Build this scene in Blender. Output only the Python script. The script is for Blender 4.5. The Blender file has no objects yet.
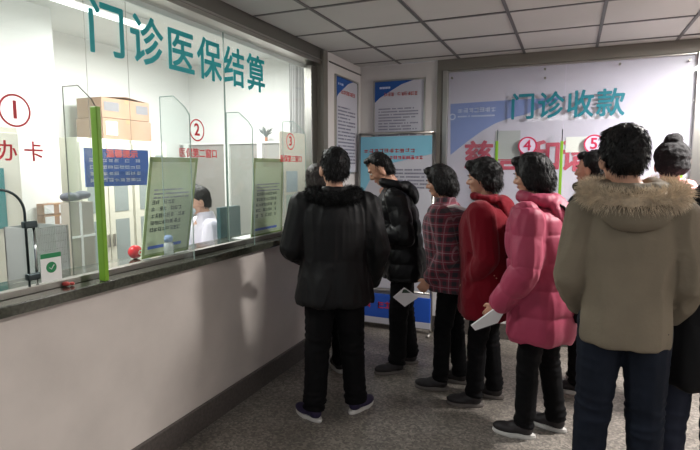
import bpy, math, random
import numpy as np
from mathutils import Vector, Matrix, noise, Euler
random.seed(7); np.random.seed(7)
PI = math.pi
C = bpy.context.scene.collection
S = bpy.context.scene
# ------------------------------------------------------------------ camera
FPX, YAW, PITCH = 512.56, 0.40532, 0.11069
CAM = Vector((1.979, 0.0, 1.6))
cd = bpy.data.cameras.new('camera'); cam = bpy.data.objects.new('camera', cd); C.objects.link(cam)
cd.sensor_width = 36; cd.lens = FPX/700*36; cd.clip_start = .05
cam.location = CAM; cam.rotation_euler = (PI/2-PITCH, 0, YAW)
S.camera = cam
# ------------------------------------------------------------------ world, exposure
S.view_settings.view_transform = 'Standard'; S.view_settings.look = 'None'
S.view_settings.gamma = 1; S.view_settings.use_curve_mapping = False
S.view_settings.exposure = 0.0
w = bpy.data.worlds.new('world'); S.world = w; w.use_nodes = True
w.node_tree.nodes['Background'].inputs[0].default_value = (.80, .86, 1, 1)
w.node_tree.nodes['Background'].inputs[1].default_value = 0.3
# ------------------------------------------------------------------ lights (ceiling lamps of hall and booth, plus one added fill)
def area(name, loc, size, power, color, target=None):
    l = bpy.data.lights.new(name, 'AREA'); l.shape = 'RECTANGLE'; l.size = size[0]; l.size_y = size[1]
    l.energy = power; l.color = color
    o = bpy.data.objects.new(name, l); C.objects.link(o); o.location = loc
    if target is not None:
        o.rotation_euler = (Vector(target)-Vector(loc)).to_track_quat('-Z', 'Y').to_euler()
    return o
area('hall_lamp_light', (3.2, 3.75, 2.56), (.34, .34), 140, (1, .96, .92))
area('hall_lamp_light', (3.8, 1.0, 2.56), (.5, .5), 12, (1, .96, .92))  # added out-of-view fill, brightens ceiling and people from the right
area('hall_ceiling_light', (2.3, -1.2, 2.56), (2.4, 1.2), 13, (1, .97, .95))
area('booth_ceiling_light', (-1.3, 1.4, 2.70), (1.2, .3), 70, (1, .99, .97))
area('booth_ceiling_light', (-1.3, 3.9, 2.80), (.3, 1.2), 80, (1, .99, .97))

def at(px, py, axis, val):
    cy, sy, cp, sp = math.cos(YAW), math.sin(YAW), math.cos(PITCH), math.sin(PITCH)
    F = Vector((-sy*cp, cy*cp, -sp)); R = Vector((cy, sy, 0)); U = R.cross(F)
    d = F+R*((px-350)/FPX)-U*((py-225)/FPX)
    t = (val-CAM[axis])/d[axis]
    return CAM+d*t
# ------------------------------------------------------------------ materials
def srgb(r, g, b):
    f = lambda c: ((c/255+.055)/1.055)**2.4 if c > 10 else c/255/12.92
    return (f(r), f(g), f(b), 1)
def mat(name, col, rough=.6, metal=0, spec=.5, var=0, vscale=8, bump=0, bscale=60, col2=None, emit=0, sheen=0, coat=0):
    m = bpy.data.materials.new(name); m.use_nodes = True; nt = m.node_tree
    b = nt.nodes['Principled BSDF']; c = srgb(*col)
    b.inputs['Base Color'].default_value = c; b.inputs['Roughness'].default_value = rough
    b.inputs['Metallic'].default_value = metal; b.inputs['Specular IOR Level'].default_value = spec
    if sheen: b.inputs['Sheen Weight'].default_value = sheen
    if coat: b.inputs['Coat Weight'].default_value = coat
    tc = nt.nodes.new('ShaderNodeTexCoord')
    if var or col2:
        n = nt.nodes.new('ShaderNodeTexNoise'); n.inputs['Scale'].default_value = vscale; n.inputs['Detail'].default_value = 6
        nt.links.new(tc.outputs['Object'], n.inputs['Vector'])
        r = nt.nodes.new('ShaderNodeValToRGB')
        c2 = srgb(*col2) if col2 else tuple(x*(1-var) for x in c[:3])+(1,)
        r.color_ramp.elements[0].position = .35; r.color_ramp.elements[1].position = .65
        r.color_ramp.elements[0].color = c2; r.color_ramp.elements[1].color = c
        nt.links.new(n.outputs['Fac'], r.inputs['Fac']); nt.links.new(r.outputs['Color'], b.inputs['Base Color'])
    if bump:
        n2 = nt.nodes.new('ShaderNodeTexNoise'); n2.inputs['Scale'].default_value = bscale; n2.inputs['Detail'].default_value = 4
        nt.links.new(tc.outputs['Object'], n2.inputs['Vector'])
        bp = nt.nodes.new('ShaderNodeBump'); bp.inputs['Strength'].default_value = bump; bp.inputs['Distance'].default_value = .01
        nt.links.new(n2.outputs['Fac'], bp.inputs['Height']); nt.links.new(bp.outputs['Normal'], b.inputs['Normal'])
    if emit:
        b.inputs['Emission Color'].default_value = c; b.inputs['Emission Strength'].default_value = emit
    return m
def glass_mat(name, tint, refl=.08, haze=0.0, hcol=(.8, .85, .83, 1)):
    m = bpy.data.materials.new(name); m.use_nodes = True; nt = m.node_tree
    for n in list(nt.nodes): nt.nodes.remove(n)
    out = nt.nodes.new('ShaderNodeOutputMaterial'); tr = nt.nodes.new('ShaderNodeBsdfTransparent'); tr.inputs[0].default_value = tint
    gl = nt.nodes.new('ShaderNodeBsdfGlossy'); gl.inputs['Roughness'].default_value = .03
    fr = nt.nodes.new('ShaderNodeFresnel')
    ge = nt.nodes.new('ShaderNodeNewGeometry'); mr = nt.nodes.new('ShaderNodeMapRange'); nt.links.new(ge.outputs['Backfacing'], mr.inputs['Value'])
    mr.inputs['To Min'].default_value = 1.38; mr.inputs['To Max'].default_value = 1/1.38; nt.links.new(mr.outputs[0], fr.inputs[0])
    mx = nt.nodes.new('ShaderNodeMixShader'); nt.links.new(fr.outputs[0], mx.inputs[0])
    src = tr.outputs[0]
    if haze:
        df = nt.nodes.new('ShaderNodeBsdfDiffuse'); df.inputs[0].default_value = hcol
        m2 = nt.nodes.new('ShaderNodeMixShader'); m2.inputs[0].default_value = haze
        nt.links.new(tr.outputs[0], m2.inputs[1]); nt.links.new(df.outputs[0], m2.inputs[2]); src = m2.outputs[0]
    nt.links.new(src, mx.inputs[1]); nt.links.new(gl.outputs[0], mx.inputs[2]); nt.links.new(mx.outputs[0], out.inputs[0])
    return m
def terrazzo():
    m = mat('terrazzo', (128, 122, 116), .38)
    nt = m.node_tree; b = nt.nodes['Principled BSDF']; tc = nt.nodes.new('ShaderNodeTexCoord')
    v = nt.nodes.new('ShaderNodeTexVoronoi'); v.inputs['Scale'].default_value = 75
    v2 = nt.nodes.new('ShaderNodeTexNoise'); v2.inputs['Scale'].default_value = 2.5; v2.inputs['Detail'].default_value = 8
    for q in (v, v2): nt.links.new(tc.outputs['Object'], q.inputs['Vector'])
    r = nt.nodes.new('ShaderNodeValToRGB'); e = r.color_ramp.elements
    e[0].color = srgb(112, 107, 102); e[1].color = srgb(158, 151, 142); r.color_ramp.interpolation = 'CONSTANT'
    e[0].position = 0; e[1].position = .72
    x = e.new(.3); x.color = srgb(134, 128, 121)
    sx = nt.nodes.new('ShaderNodeSeparateColor'); nt.links.new(v.outputs['Color'], sx.inputs[0]); nt.links.new(sx.outputs[0], r.inputs['Fac'])
    mx = nt.nodes.new('ShaderNodeMix'); mx.data_type = 'RGBA'; mx.blend_type = 'MULTIPLY'; mx.inputs['Factor'].default_value = .8
    r2 = nt.nodes.new('ShaderNodeValToRGB'); r2.color_ramp.elements[0].color = (.55, .54, .52, 1); r2.color_ramp.elements[0].position = .35; r2.color_ramp.elements[1].position = .65
    nt.links.new(v2.outputs['Fac'], r2.inputs['Fac'])
    nt.links.new(r.outputs['Color'], mx.inputs['A']); nt.links.new(r2.outputs['Color'], mx.inputs['B'])
    nt.links.new(mx.outputs['Result'], b.inputs['Base Color'])
    return m
def plaid():
    m = mat('plaid_cloth', (95, 38, 50), .8, sheen=.2); nt = m.node_tree; b = nt.nodes['Principled BSDF']
    tc = nt.nodes.new('ShaderNodeTexCoord'); sp = nt.nodes.new('ShaderNodeSeparateXYZ'); nt.links.new(tc.outputs['Object'], sp.inputs[0])
    def math_(op, a, b_=None):
        n = nt.nodes.new('ShaderNodeMath'); n.operation = op
        for i, v in enumerate((a, b_)):
            if v is None: continue
            if isinstance(v, (int, float)): n.inputs[i].default_value = v
            else: nt.links.new(v, n.inputs[i])
        return n.outputs[0]
    def band(coord, per, wid, off=0):
        f = math_('FRACT', math_('ADD', math_('DIVIDE', coord, per), off)); return math_('LESS_THAN', f, wid)
    h = math_('ADD', sp.outputs['Y'], math_('MULTIPLY', sp.outputs['X'], .5)); z = sp.outputs['Z']
    def mixc(fac, a, c):
        n = nt.nodes.new('ShaderNodeMix'); n.data_type = 'RGBA'; nt.links.new(fac, n.inputs['Factor'])
        if isinstance(a, tuple): n.inputs['A'].default_value = a
        else: nt.links.new(a, n.inputs['A'])
        n.inputs['B'].default_value = c; return n.outputs['Result']
    base = mixc(math_('MULTIPLY', math_('ADD', band(h, .062, .45), band(z, .062, .45)), .5), srgb(122, 40, 58), srgb(44, 40, 48))
    o = mixc(math_('MULTIPLY', math_('MAXIMUM', band(h, .062, .10, .3), band(z, .062, .10, .3)), .6), base, srgb(158, 128, 136))
    nt.links.new(o, b.inputs['Base Color']); return m
M = {}
M['wall'] = mat('painted_wall', (222, 218, 216), .75, var=.10, vscale=2.2, bump=.05)
M['lower_wall'] = mat('scuffed_lower_wall', (212, 203, 196), .42, var=.14, vscale=2.6, bump=.05, bscale=20)
M['booth_wall'] = mat('booth_white_wall', (236, 238, 236), .8)
M['booth_ceiling'] = mat('booth_ceiling_paint', (222, 226, 224), .8)
M['tile'] = mat('ceiling_tile', (206, 204, 201), .8, var=.08, vscale=1.3)
M['grid'] = mat('ceiling_grid_metal', (98, 96, 96), .5)
M['floor'] = terrazzo()
M['granite'] = mat('grey_granite_baseboard', (92, 86, 82), .35, var=.35, vscale=60)
M['slab'] = mat('polished_green_granite', (76, 78, 68), .12, var=.5, vscale=70, spec=.6)
M['steel'] = mat('brushed_steel', (188, 186, 180), .28, metal=1, bump=.02)
M['dark_steel'] = mat('dull_aluminium', (132, 130, 124), .4, metal=.8)
M['jamb'] = mat('grey_jamb', (120, 116, 108), .5)
M['chrome'] = mat('chrome', (190, 196, 196), .15, metal=1)
M['gunmetal'] = mat('gunmetal', (66, 76, 78), .3, metal=.9)
M['glass'] = glass_mat('window_glass', (.97, .985, .975, 1), haze=.045)
M['fin'] = glass_mat('fin_glass', (.96, .985, .975, 1), haze=.03)
M['edge'] = mat('glass_edge_green', (150, 172, 164), .2)
M['green_tape'] = mat('green_tape', (118, 166, 40), .45)
M['teal'] = mat('teal_vinyl', (34, 176, 182), .5)
M['teal2'] = mat('teal_vinyl_dark', (22, 116, 132), .5)
M['red'] = mat('red_vinyl', (222, 50, 62), .5)
M['pinkred'] = mat('magenta_vinyl', (190, 34, 78), .5)
M['white'] = mat('white_paint', (238, 238, 236), .5)
M['film'] = mat('white_sign_film', (206, 199, 220), .35)
M['swoosh'] = mat('blue_swoosh_print', (124, 144, 210), .35)
M['film_grey'] = mat('silver_notice', (178, 180, 184), .4)
M['board_blue'] = mat('blue_notice', (38, 92, 188), .5)
M['deep_blue'] = mat('deep_blue_print', (28, 84, 160), .5)
M['cream'] = mat('cream_steel', (222, 220, 204), .45)
M['cream2'] = mat('cream_paper', (226, 220, 208), .6)
M['cabglass'] = mat('cabinet_glass', (150, 160, 158), .1)
M['card'] = mat('cardboard', (168, 138, 114), .8, var=.1)
M['card_dark'] = mat('carton_print', (124, 124, 128), .7)
M['tape'] = mat('packing_tape', (176, 140, 104), .4)
M['paper'] = mat('paper', (232, 232, 234), .7)
M['green_paper'] = mat('pale_green_poster', (180, 196, 162), .5)
M['green_dark'] = mat('green_border', (124, 146, 84), .5)
M['ink'] = mat('dark_ink', (46, 70, 56), .6)
M['grey_ink'] = mat('grey_ink', (132, 132, 150), .6)
M['grey_ink2'] = mat('pale_blue_ink', (206, 214, 244), .6)
M['gold_red'] = mat('red_print', (190, 74, 70), .6)
M['sky_poster'] = mat('sky_blue_poster', (132, 198, 222), .45)
M['poster_grey'] = mat('pale_grey_poster', (200, 200, 210), .45)
M['blue_plastic'] = mat('blue_plastic', (40, 88, 190), .4)
M['black'] = mat('black_plastic', (26, 26, 28), .4)
M['screen'] = mat('dark_teal_plastic', (52, 84, 90), .3)
M['clear'] = glass_mat('clear_plastic', (.85, .9, .88, 1), haze=.55)
M['redball'] = mat('red_gloss', (226, 30, 44), .15)
M['green_badge'] = mat('green_badge', (28, 132, 80), .5)
M['curtain'] = mat('white_curtain', (186, 186, 186), .8)
M['partition'] = mat('grey_partition', (150, 148, 144), .6, bump=.1)
M['mesh_grey'] = mat('grey_wire', (140, 144, 142), .5)
M['lamp'] = mat('lamp_diffuser', (255, 255, 252), .5, emit=3.2)
M['leaf'] = mat('grey_leaf', (104, 112, 110), .6)
M['pot'] = mat('clay_pot', (170, 120, 96), .7)
M['skin'] = mat('skin', (198, 148, 122), .5, var=.08, vscale=20)
M['skin2'] = mat('skin_pale', (214, 168, 146), .5, var=.06, vscale=20)
M['lip'] = mat('lips', (168, 92, 84), .5)
M['eyewhite'] = mat('eye_white', (226, 222, 216), .2); M['iris'] = mat('iris', (30, 22, 18), .15)
M['hair'] = mat('black_hair', (10, 9, 10), .45, bump=.5, bscale=150, spec=.3)
M['hair2'] = mat('dark_brown_hair', (44, 32, 28), .5, bump=.5, bscale=150)
M['nylon_black'] = mat('black_nylon', (10, 10, 12), .62, spec=.25, var=.2, vscale=12, bump=.15, bscale=25)
M['puffer_black'] = mat('black_puffer', (12, 12, 15), .5, spec=.25, bump=.12, bscale=30)
M['fur_black'] = mat('black_fur', (9, 9, 10), .8, spec=.2)
M['fur_tan'] = mat('tan_fur', (224, 206, 180), .8, var=.35, vscale=30)
M['wool_red'] = mat('dark_red_wool', (112, 8, 26), .9, spec=.2, sheen=.1, bump=.2, bscale=120)
M['pink'] = mat('pink_nylon', (168, 58, 88), .55, spec=.35, var=.12, vscale=7, sheen=.1, bump=.1, bscale=30)
M['khaki'] = mat('khaki_cotton', (124, 114, 98), .85, spec=.2, var=.12, vscale=6, bump=.15, bscale=60)
M['trouser_black'] = mat('black_trousers', (11, 11, 13), .85, spec=.15, bump=.1)
M['denim'] = mat('dark_denim', (24, 30, 42), .85, spec=.2, var=.25, vscale=12, bump=.1, bscale=200)
M['trouser_blue'] = mat('navy_trousers', (20, 27, 46), .8)
M['plaid'] = plaid()
M['shoe_dark'] = mat('dark_shoe', (34, 30, 32), .6); M['shoe_purple'] = mat('purple_shoe', (36, 27, 62), .6)
M['sole'] = mat('white_sole', (206, 204, 200), .6); M['sole_dark'] = mat('grey_sole', (104, 98, 94), .7)
M['coat_white'] = mat('white_uniform', (226, 222, 236), .8)
M['pink_knit'] = mat('pink_knit', (224, 158, 160), .9)
M['mask'] = mat('pale_mask', (200, 214, 224), .8)
M['dark_glove'] = mat('dark_glove', (52, 40, 38), .8)
M['strap'] = mat('white_strap', (216, 208, 206), .7)
# ------------------------------------------------------------------ mesh helpers
class MB:
    def __init__(s): s.v = []; s.f = []; s.mi = []; s.k = 0
    def add(s, vs, fs):
        n = len(s.v); s.v += [tuple(v) for v in vs]; s.f += [tuple(i+n for i in f) for f in fs]; s.mi += [s.k]*len(fs); return s
    def box(s, a, b):
        x0, y0, z0 = [min(p, q) for p, q in zip(a, b)]; x1, y1, z1 = [max(p, q) for p, q in zip(a, b)]
        return s.add([(x0, y0, z0), (x1, y0, z0), (x1, y1, z0), (x0, y1, z0), (x0, y0, z1), (x1, y0, z1), (x1, y1, z1), (x0, y1, z1)],
              [(0, 3, 2, 1), (4, 5, 6, 7), (0, 1, 5, 4), (1, 2, 6, 5), (2, 3, 7, 6), (3, 0, 4, 7)])
    def ell(s, c, r, rot=None, nu=16, nv=10):
        c = Vector(c); vs = []; fs = []
        for j in range(1, nv):
            t = PI*j/nv
            for i in range(nu):
                p = Vector((r[0]*math.sin(t)*math.cos(2*PI*i/nu), r[1]*math.sin(t)*math.sin(2*PI*i/nu), r[2]*math.cos(t)))
                vs.append(c+(rot@p if rot else p))
        top = Vector((0, 0, r[2])); bot = -top
        vs.append(c+(rot@top if rot else top)); vs.append(c+(rot@bot if rot else bot)); T = len(vs)-2
        for j in range(nv-2):
            for i in range(nu):
                a = j*nu+i; b = j*nu+(i+1) % nu; fs.append((a, a+nu, b+nu, b))
        for i in range(nu):
            fs.append((T, i, (i+1) % nu)); k = (nv-2)*nu; fs.append((T+1, k+(i+1) % nu, k+i))
        return s.add(vs, fs)
    def rings(s, rings, cap=True):
        n = len(rings[0]); vs = [v for r in rings for v in r]; fs = []
        for j in range(len(rings)-1):
            for i in range(n):
                a = j*n+i; b = j*n+(i+1) % n; fs.append((a, b, b+n, a+n))
        if cap: fs.append(tuple(range(n))[::-1]); fs.append(tuple((len(rings)-1)*n+i for i in range(n)))
        return s.add(vs, fs)
    def tube(s, pts, rs, n=12, round_=False):
        pts = [Vector(p) for p in pts]
        if not hasattr(rs, '__len__'): rs = [rs]*len(pts)
        rings = []; up = None
        for i, p in enumerate(pts):
            d = (pts[min(i+1, len(pts)-1)]-pts[max(i-1, 0)]).normalized()
            if up is None: up = d.orthogonal().normalized()
            up = (up-d*up.dot(d)).normalized(); sd = d.cross(up)
            rings.append([p+(up*math.cos(2*PI*k/n)+sd*math.sin(2*PI*k/n))*rs[i] for k in range(n)])
        s.rings(rings)
        if round_:
            s.ell(pts[0], (rs[0],)*3); s.ell(pts[-1], (rs[-1],)*3)
        return s
    def cap(s, a, b, r0, r1):
        a, b = Vector(a), Vector(b); s.tube([a, b], [r0, r1]); s.ell(a, (r0,)*3); s.ell(b, (r1,)*3); return s
    def loft(s, secs, n=56, p=2.2):
        rings = []
        for (cx, cy, z, rx, ry) in secs:
            r = []
            for k in range(n):
                t = 2*PI*k/n; c, q = math.cos(t), math.sin(t)
                r.append((cx+rx*math.copysign(abs(c)**(2/p), c), cy+ry*math.copysign(abs(q)**(2/p), q), z))
            rings.append(r)
        return s.rings(rings)
    def quad(s, a, b, c, d, th=.004):
        a, b, c, d = map(Vector, (a, b, c, d)); n = (b-a).cross(d-a).normalized()*th
        return s.add([a, b, c, d, a-n, b-n, c-n, d-n], [(0, 1, 2, 3), (7, 6, 5, 4), (0, 4, 5, 1), (1, 5, 6, 2), (2, 6, 7, 3), (3, 7, 4, 0)])
    def prism(s, pts, off):
        off = Vector(off); n = len(pts); vs = [Vector(p) for p in pts]; vs += [v+off for v in vs]
        fs = [tuple(range(n))[::-1], tuple(range(n, 2*n))]+[(i, (i+1) % n, (i+1) % n+n, i+n) for i in range(n)]
        return s.add(vs, fs)
    def build(s, name, mats, parent=None, smooth=False, bevel=0):
        me = bpy.data.meshes.new(name); me.from_pydata(s.v, [], s.f); me.validate()
        mats = mats if isinstance(mats, (list, tuple)) else [mats]
        for m in mats: me.materials.append(m)
        if len(mats) > 1 and len(me.polygons) == len(s.mi): me.polygons.foreach_set('material_index', s.mi)
        bmfix(me)
        if smooth: me.polygons.foreach_set('use_smooth', [True]*len(me.polygons))
        o = bpy.data.objects.new(name, me); C.objects.link(o)
        if parent: o.parent = parent
        if bevel:
            b = o.modifiers.new('bevel', 'BEVEL'); b.width = bevel; b.segments = 2; b.limit_method = 'ANGLE'
        return o
import bmesh
def bmfix(me):
    bm = bmesh.new(); bm.from_mesh(me); bmesh.ops.recalc_face_normals(bm, faces=bm.faces); bm.to_mesh(me); bm.free()
def tag(o, label=None, cat=None, group=None, kind=None):
    if label: o['label'] = label
    if cat: o['category'] = cat
    if group: o['group'] = group
    if kind: o['kind'] = kind
    return o
def empty(name, loc=(0, 0, 0), rz=0, label=None, cat=None, group=None):
    o = bpy.data.objects.new(name, None); C.objects.link(o); o.location = loc; o.rotation_euler = (0, 0, rz); o.empty_display_size = .1
    return tag(o, label, cat, group)
def struct(o): o['kind'] = 'structure'; return o
def blend(mb, voxel, smooth=3):
    me = bpy.data.meshes.new('t'); me.from_pydata(mb.v, [], mb.f); bmfix(me)
    o = bpy.data.objects.new('t', me); C.objects.link(o)
    r = o.modifiers.new('r', 'REMESH'); r.mode = 'VOXEL'; r.voxel_size = voxel; r.use_smooth_shade = True
    if smooth:
        q = o.modifiers.new('s', 'SMOOTH'); q.factor = .5; q.iterations = smooth
    dg = bpy.context.evaluated_depsgraph_get(); dg.update()
    m2 = bpy.data.meshes.new_from_object(o.evaluated_get(dg)); bpy.data.objects.remove(o); bpy.data.meshes.remove(me)
    return m2
def getv(me):
    a = np.empty(len(me.vertices)*3, dtype=np.float32); me.vertices.foreach_get('co', a); a = a.reshape(-1, 3)
    n = np.empty(len(me.vertices)*3, dtype=np.float32); me.vertices.foreach_get('normal', n); return a.astype(float), n.reshape(-1, 3).astype(float)
def setv(me, a): me.vertices.foreach_set('co', a.astype(np.float32).ravel()); me.update()
def finish(me, name, m, parent, label=None):
    me.name = name; me.materials.clear(); me.materials.append(m)
    me.polygons.foreach_set('use_smooth', [True]*len(me.polygons))
    o = bpy.data.objects.new(name, me); C.objects.link(o); o.parent = parent
    if label: o['label'] = label
    return o
def text(s_, size, m, origin, right, up, name='lettering', parent=None, bold=0.0, ext=.001, sx=1.0, anchor='CENTER'):
    cu = bpy.data.curves.new('t', 'FONT'); cu.body = s_; cu.size = size; cu.align_x = anchor; cu.align_y = 'CENTER'
    cu.extrude = ext; cu.resolution_u = 3
    o = bpy.data.objects.new('t', cu); C.objects.link(o)
    dg = bpy.context.evaluated_depsgraph_get(); dg.update()
    me = bpy.data.meshes.new_from_object(o.evaluated_get(dg)); bpy.data.objects.remove(o); bpy.data.curves.remove(cu)
    right = Vector(right).normalized(); up = Vector(up).normalized(); nn = right.cross(up)
    if bold:
        bm = bmesh.new()
        for k in range(8):
            m2 = me.copy(); b_, _ = getv(m2); b_[:, 0] += bold*math.cos(k*PI/4); b_[:, 1] += bold*math.sin(k*PI/4); b_[:, 2] += k*.00004; setv(m2, b_); bm.from_mesh(m2); bpy.data.meshes.remove(m2)
        bm.to_mesh(me); bm.free()
    a, _ = getv(me)
    R = np.array([right*sx, up, nn]); a = a@R+np.array(origin); setv(me, a)
    me.materials.clear(); me.materials.append(m); me.name = name
    ob = bpy.data.objects.new(name, me); C.objects.link(ob)
    if parent: ob.parent = parent
    return ob
def ringmark(mb, c, right, up, r0, r1, n=32, th=.001):
    c = Vector(c); right = Vector(right); up = Vector(up); nn = right.cross(up)*th
    for k in range(n):
        t0, t1 = 2*PI*k/n, 2*PI*(k+1)/n; P = lambda r, t: c+right*(r*math.cos(t))+up*(r*math.sin(t))
        mb.prism([P(r0, t0), P(r1, t0), P(r1, t1), P(r0, t1)], nn)
    return mb
def rows(mb, c, right, up, w_, h_, n, seed, fill=.55, gap=.35, char=None, short=True):
    """lines of small printed marks"""
    rnd = random.Random(seed); c = Vector(c); right = Vector(right).normalized(); up = Vector(up).normalized(); nn = right.cross(up)*.0008
    lh = h_/n
    for i in range(n):
        y = h_/2-(i+.5)*lh; x = -w_/2; end = w_/2*(rnd.uniform(.3, 1) if short and rnd.random() < .35 else 1)
        ch = char or lh*fill
        while x < end-ch:
            a = c+right*x+up*(y-lh*fill/2); ww = ch*(1-gap*.5); gh = lh*fill
            if ch >= .024:
                t_ = min(ww, gh)*.17; nb_ = rnd.choice((2, 3)); sw = rnd.choice((0, .3)); bars = [(rnd.uniform(0, sw)*ww, ww, gh*(k_+rnd.uniform(.1, .5))/nb_) for k_ in range(nb_)]
                for (u0, u1, v0) in bars: mb.prism([a+right*u0+up*v0, a+right*u1+up*v0, a+right*u1+up*(v0+t_), a+right*u0+up*(v0+t_)], nn)
                for k_ in range(rnd.choice((1, 2))):
                    u0 = rnd.choice((.05, .4, .75))*ww; v1 = gh*rnd.uniform(.7, 1.05); v0 = gh*rnd.choice((0, 0, .25)); mb.prism([a+right*u0+up*v0, a+right*(u0+t_)+up*v0, a+right*(u0+t_)+up*v1, a+right*u0+up*v1], nn)
            else: mb.prism([a, a+right*ww, a+right*ww+up*gh, a+up*gh], nn)
            x += ch*(1+.25*(rnd.random() < .12)*4)
    return mb
X, Y, Z = Vector((1, 0, 0)), Vector((0, 1, 0)), Vector((0, 0, 1))
# ------------------------------------------------------------------ setting
D = 4.87; ZC = 2.6; RX = 4.6; Y0 = -2.2
mb = MB(); mb.box((-.055, Y0, -.1), (RX, D, 0)); struct(mb.build('floor', M['floor']))
# hall ceiling: tiles and grid
mb = MB(); mb.k = 0
gx0, T = .42-.57, .57
gx = [gx0+T*i for i in range(0, 10)]; gy = [D-.17-T*i for i in range(-1, 13)][::-1]
mb.box((-.1, Y0, ZC+.012), (RX, D, ZC+.06))
for i in range(len(gx)-1):
    for j in range(len(gy)-1):
        a, b = max(gx[i]+.008, .0), min(gx[i+1]-.008, RX)
        if b-a > .02: mb.box((a, max(gy[j]+.008, Y0), ZC+.001+.0015*((i*7+j*3) % 3)), (b, min(gy[j+1]-.008, D), ZC+.02))
mb.k = 1
for x in gx:
    if 0 < x < RX: mb.box((x-.011, Y0, ZC-.004), (x+.011, D, ZC+.004))
for y in gy[:-1]: mb.box((0, y-.011, ZC-.003), (RX, y+.011, ZC+.005))
struct(mb.build('ceiling', [M['tile'], M['grid']]))
# left wall: lower wall under the counter, header beam, jamb, poster wall
mb = MB(); mb.box((-.16, Y0, 0), (-.055, 4.03, 1.03)); mb.box((-.16, 4.10, 0), (0, D+.1, ZC+.1))
struct(mb.build('wall_left', [M['lower_wall']]))
mb = MB(); mb.box((-.165, 4.115, .16), (.003, D, ZC)); struct(mb.build('wall_left_upper', M['wall']))
mb = MB(); mb.box((-.055, Y0, 0), (-.03, 4.03, .15)); mb.box((.003, 4.03, 0), (.012, D, .15)); struct(mb.build('baseboard_left', M['granite'], bevel=.003))
mb = MB(); mb.box((-.16, Y0, 2.505), (-.02, 4.1, ZC+.04)); struct(mb.build('trim_1', M['dark_steel']))
mb = MB(); mb.box((-.15, Y0, 2.478), (-.02, 4.03, 2.505)); mb.box((-.02, Y0, 2.508), (-.012, 4.03, 2.518)); struct(mb.build('trim_2', M['steel']))
mb = MB(); mb.box((-.16, 4.03, 1.03), (.004, 4.115, ZC)); mb.box((-.16, 4.03, 0), (-.0, 4.115, 1.04)); struct(mb.build('trim_3', M['jamb']))
mb = MB(); mb.box((-.13, 3.93, 1.10), (-.06, 4.03, 2.46)); struct(mb.build('trim_4', M['steel'], bevel=.004))
mb = MB(); mb.box((.003, 4.14, 2.515), (.014, D, 2.525)); struct(mb.build('trim_5', M['grid']))
# back wall
mb = MB(); mb.box((0, D, 0), (.79, D+.1, ZC)); mb.box((.79, D, 0), (2.86, D+.1, 1.0)); mb.box((2.98, D, 0), (RX, D+.1, ZC)); struct(mb.build('wall_back', M['wall']))
mb = MB(); mb.box((0.015, D-.015, 0), (RX, D, .15)); struct(mb.build('baseboard_back', M['granite'], bevel=.003))
mb = MB(); mb.box((.79, D-.02, 2.50), (2.98, D+.1, ZC)); mb.box((.79, D-.025, 1.0), (.845, D+.1, 2.5)); struct(mb.build('trim_6', M['jamb']))
mb = MB(); mb.box((.845, D-.035, 1.06), (.89, D+.03, 2.5)); mb.box((2.85, D-.035, 1.06), (2.98, D+.04, 2.5)); mb.box((.89, D-.01, 2.485), (2.85, D+.03, 2.5)); struct(mb.build('trim_7', M['steel'], bevel=.004))
mb = MB(); mb.box((RX, Y0, 0), (RX+.1, D+.1, ZC)); struct(mb.build('wall_right', M['wall']))
# booth room
mb = MB(); mb.box((-2.75, -.6, 0), (-2.6, 5.55, 2.95)); struct(mb.build('wall_booth_far', M['booth_wall']))
mb = MB(); mb.box((-2.6, 5.4, 0), (-.16, 5.55, 2.95)); struct(mb.build('wall_booth_end', M['booth_wall']))
mb = MB(); mb.box((-2.6, -.6, 2.9), (-.16, 5.4, 2.98)); mb.box((-.17, -.6, 2.45), (-.155, 5.4, 2.92)); struct(mb.build('ceiling_booth', M['booth_ceiling']))
mb = MB(); mb.box((-2.6, -.6, -.1), (-.16, 5.4, 0)); struct(mb.build('floor_booth', M['floor']))
mb = MB(); mb.box((-2.6, 2.55, 0), (-2.0, 3.05, 2.9)); struct(mb.build('wall_booth_pier', M['booth_wall']))
# ------------------------------------------------------------------ counter and glass on the left
mb = MB(); mb.box((-.42, Y0, 1.03), (.02, 4.03, 1.075)); ct = mb.build('counter_top', M['slab'], bevel=.004)
tag(ct, 'long polished dark granite service counter top under the left glass wall', 'counter')
gw = empty('glass_screen', (-.1, 2, 1.075), 0, 'floor to header clear glass screen above the left service counter', 'glass screen')
seams = [-1.1, .3, 1.28, 2.79, 3.93]
for a, b in zip(seams[:-1], seams[1:]):
    mb = MB(); mb.box((-.004, a-2+.002, .055), (.004, b-2-.002, 1.385)); mb.build('glass_pane', M['glass'], gw)
mb = MB()
mb.box((-.02, -3.2, .0), (.02, 1.93, .03)); mb.build('bottom_rail', M['dark_steel'], gw, bevel=.003)
for q in seams[1:4]: MB().box((-.0045, q-2-.002, .05), (.0045, q-2+.002, 1.385)).build('seam', M['edge'], gw)
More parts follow.
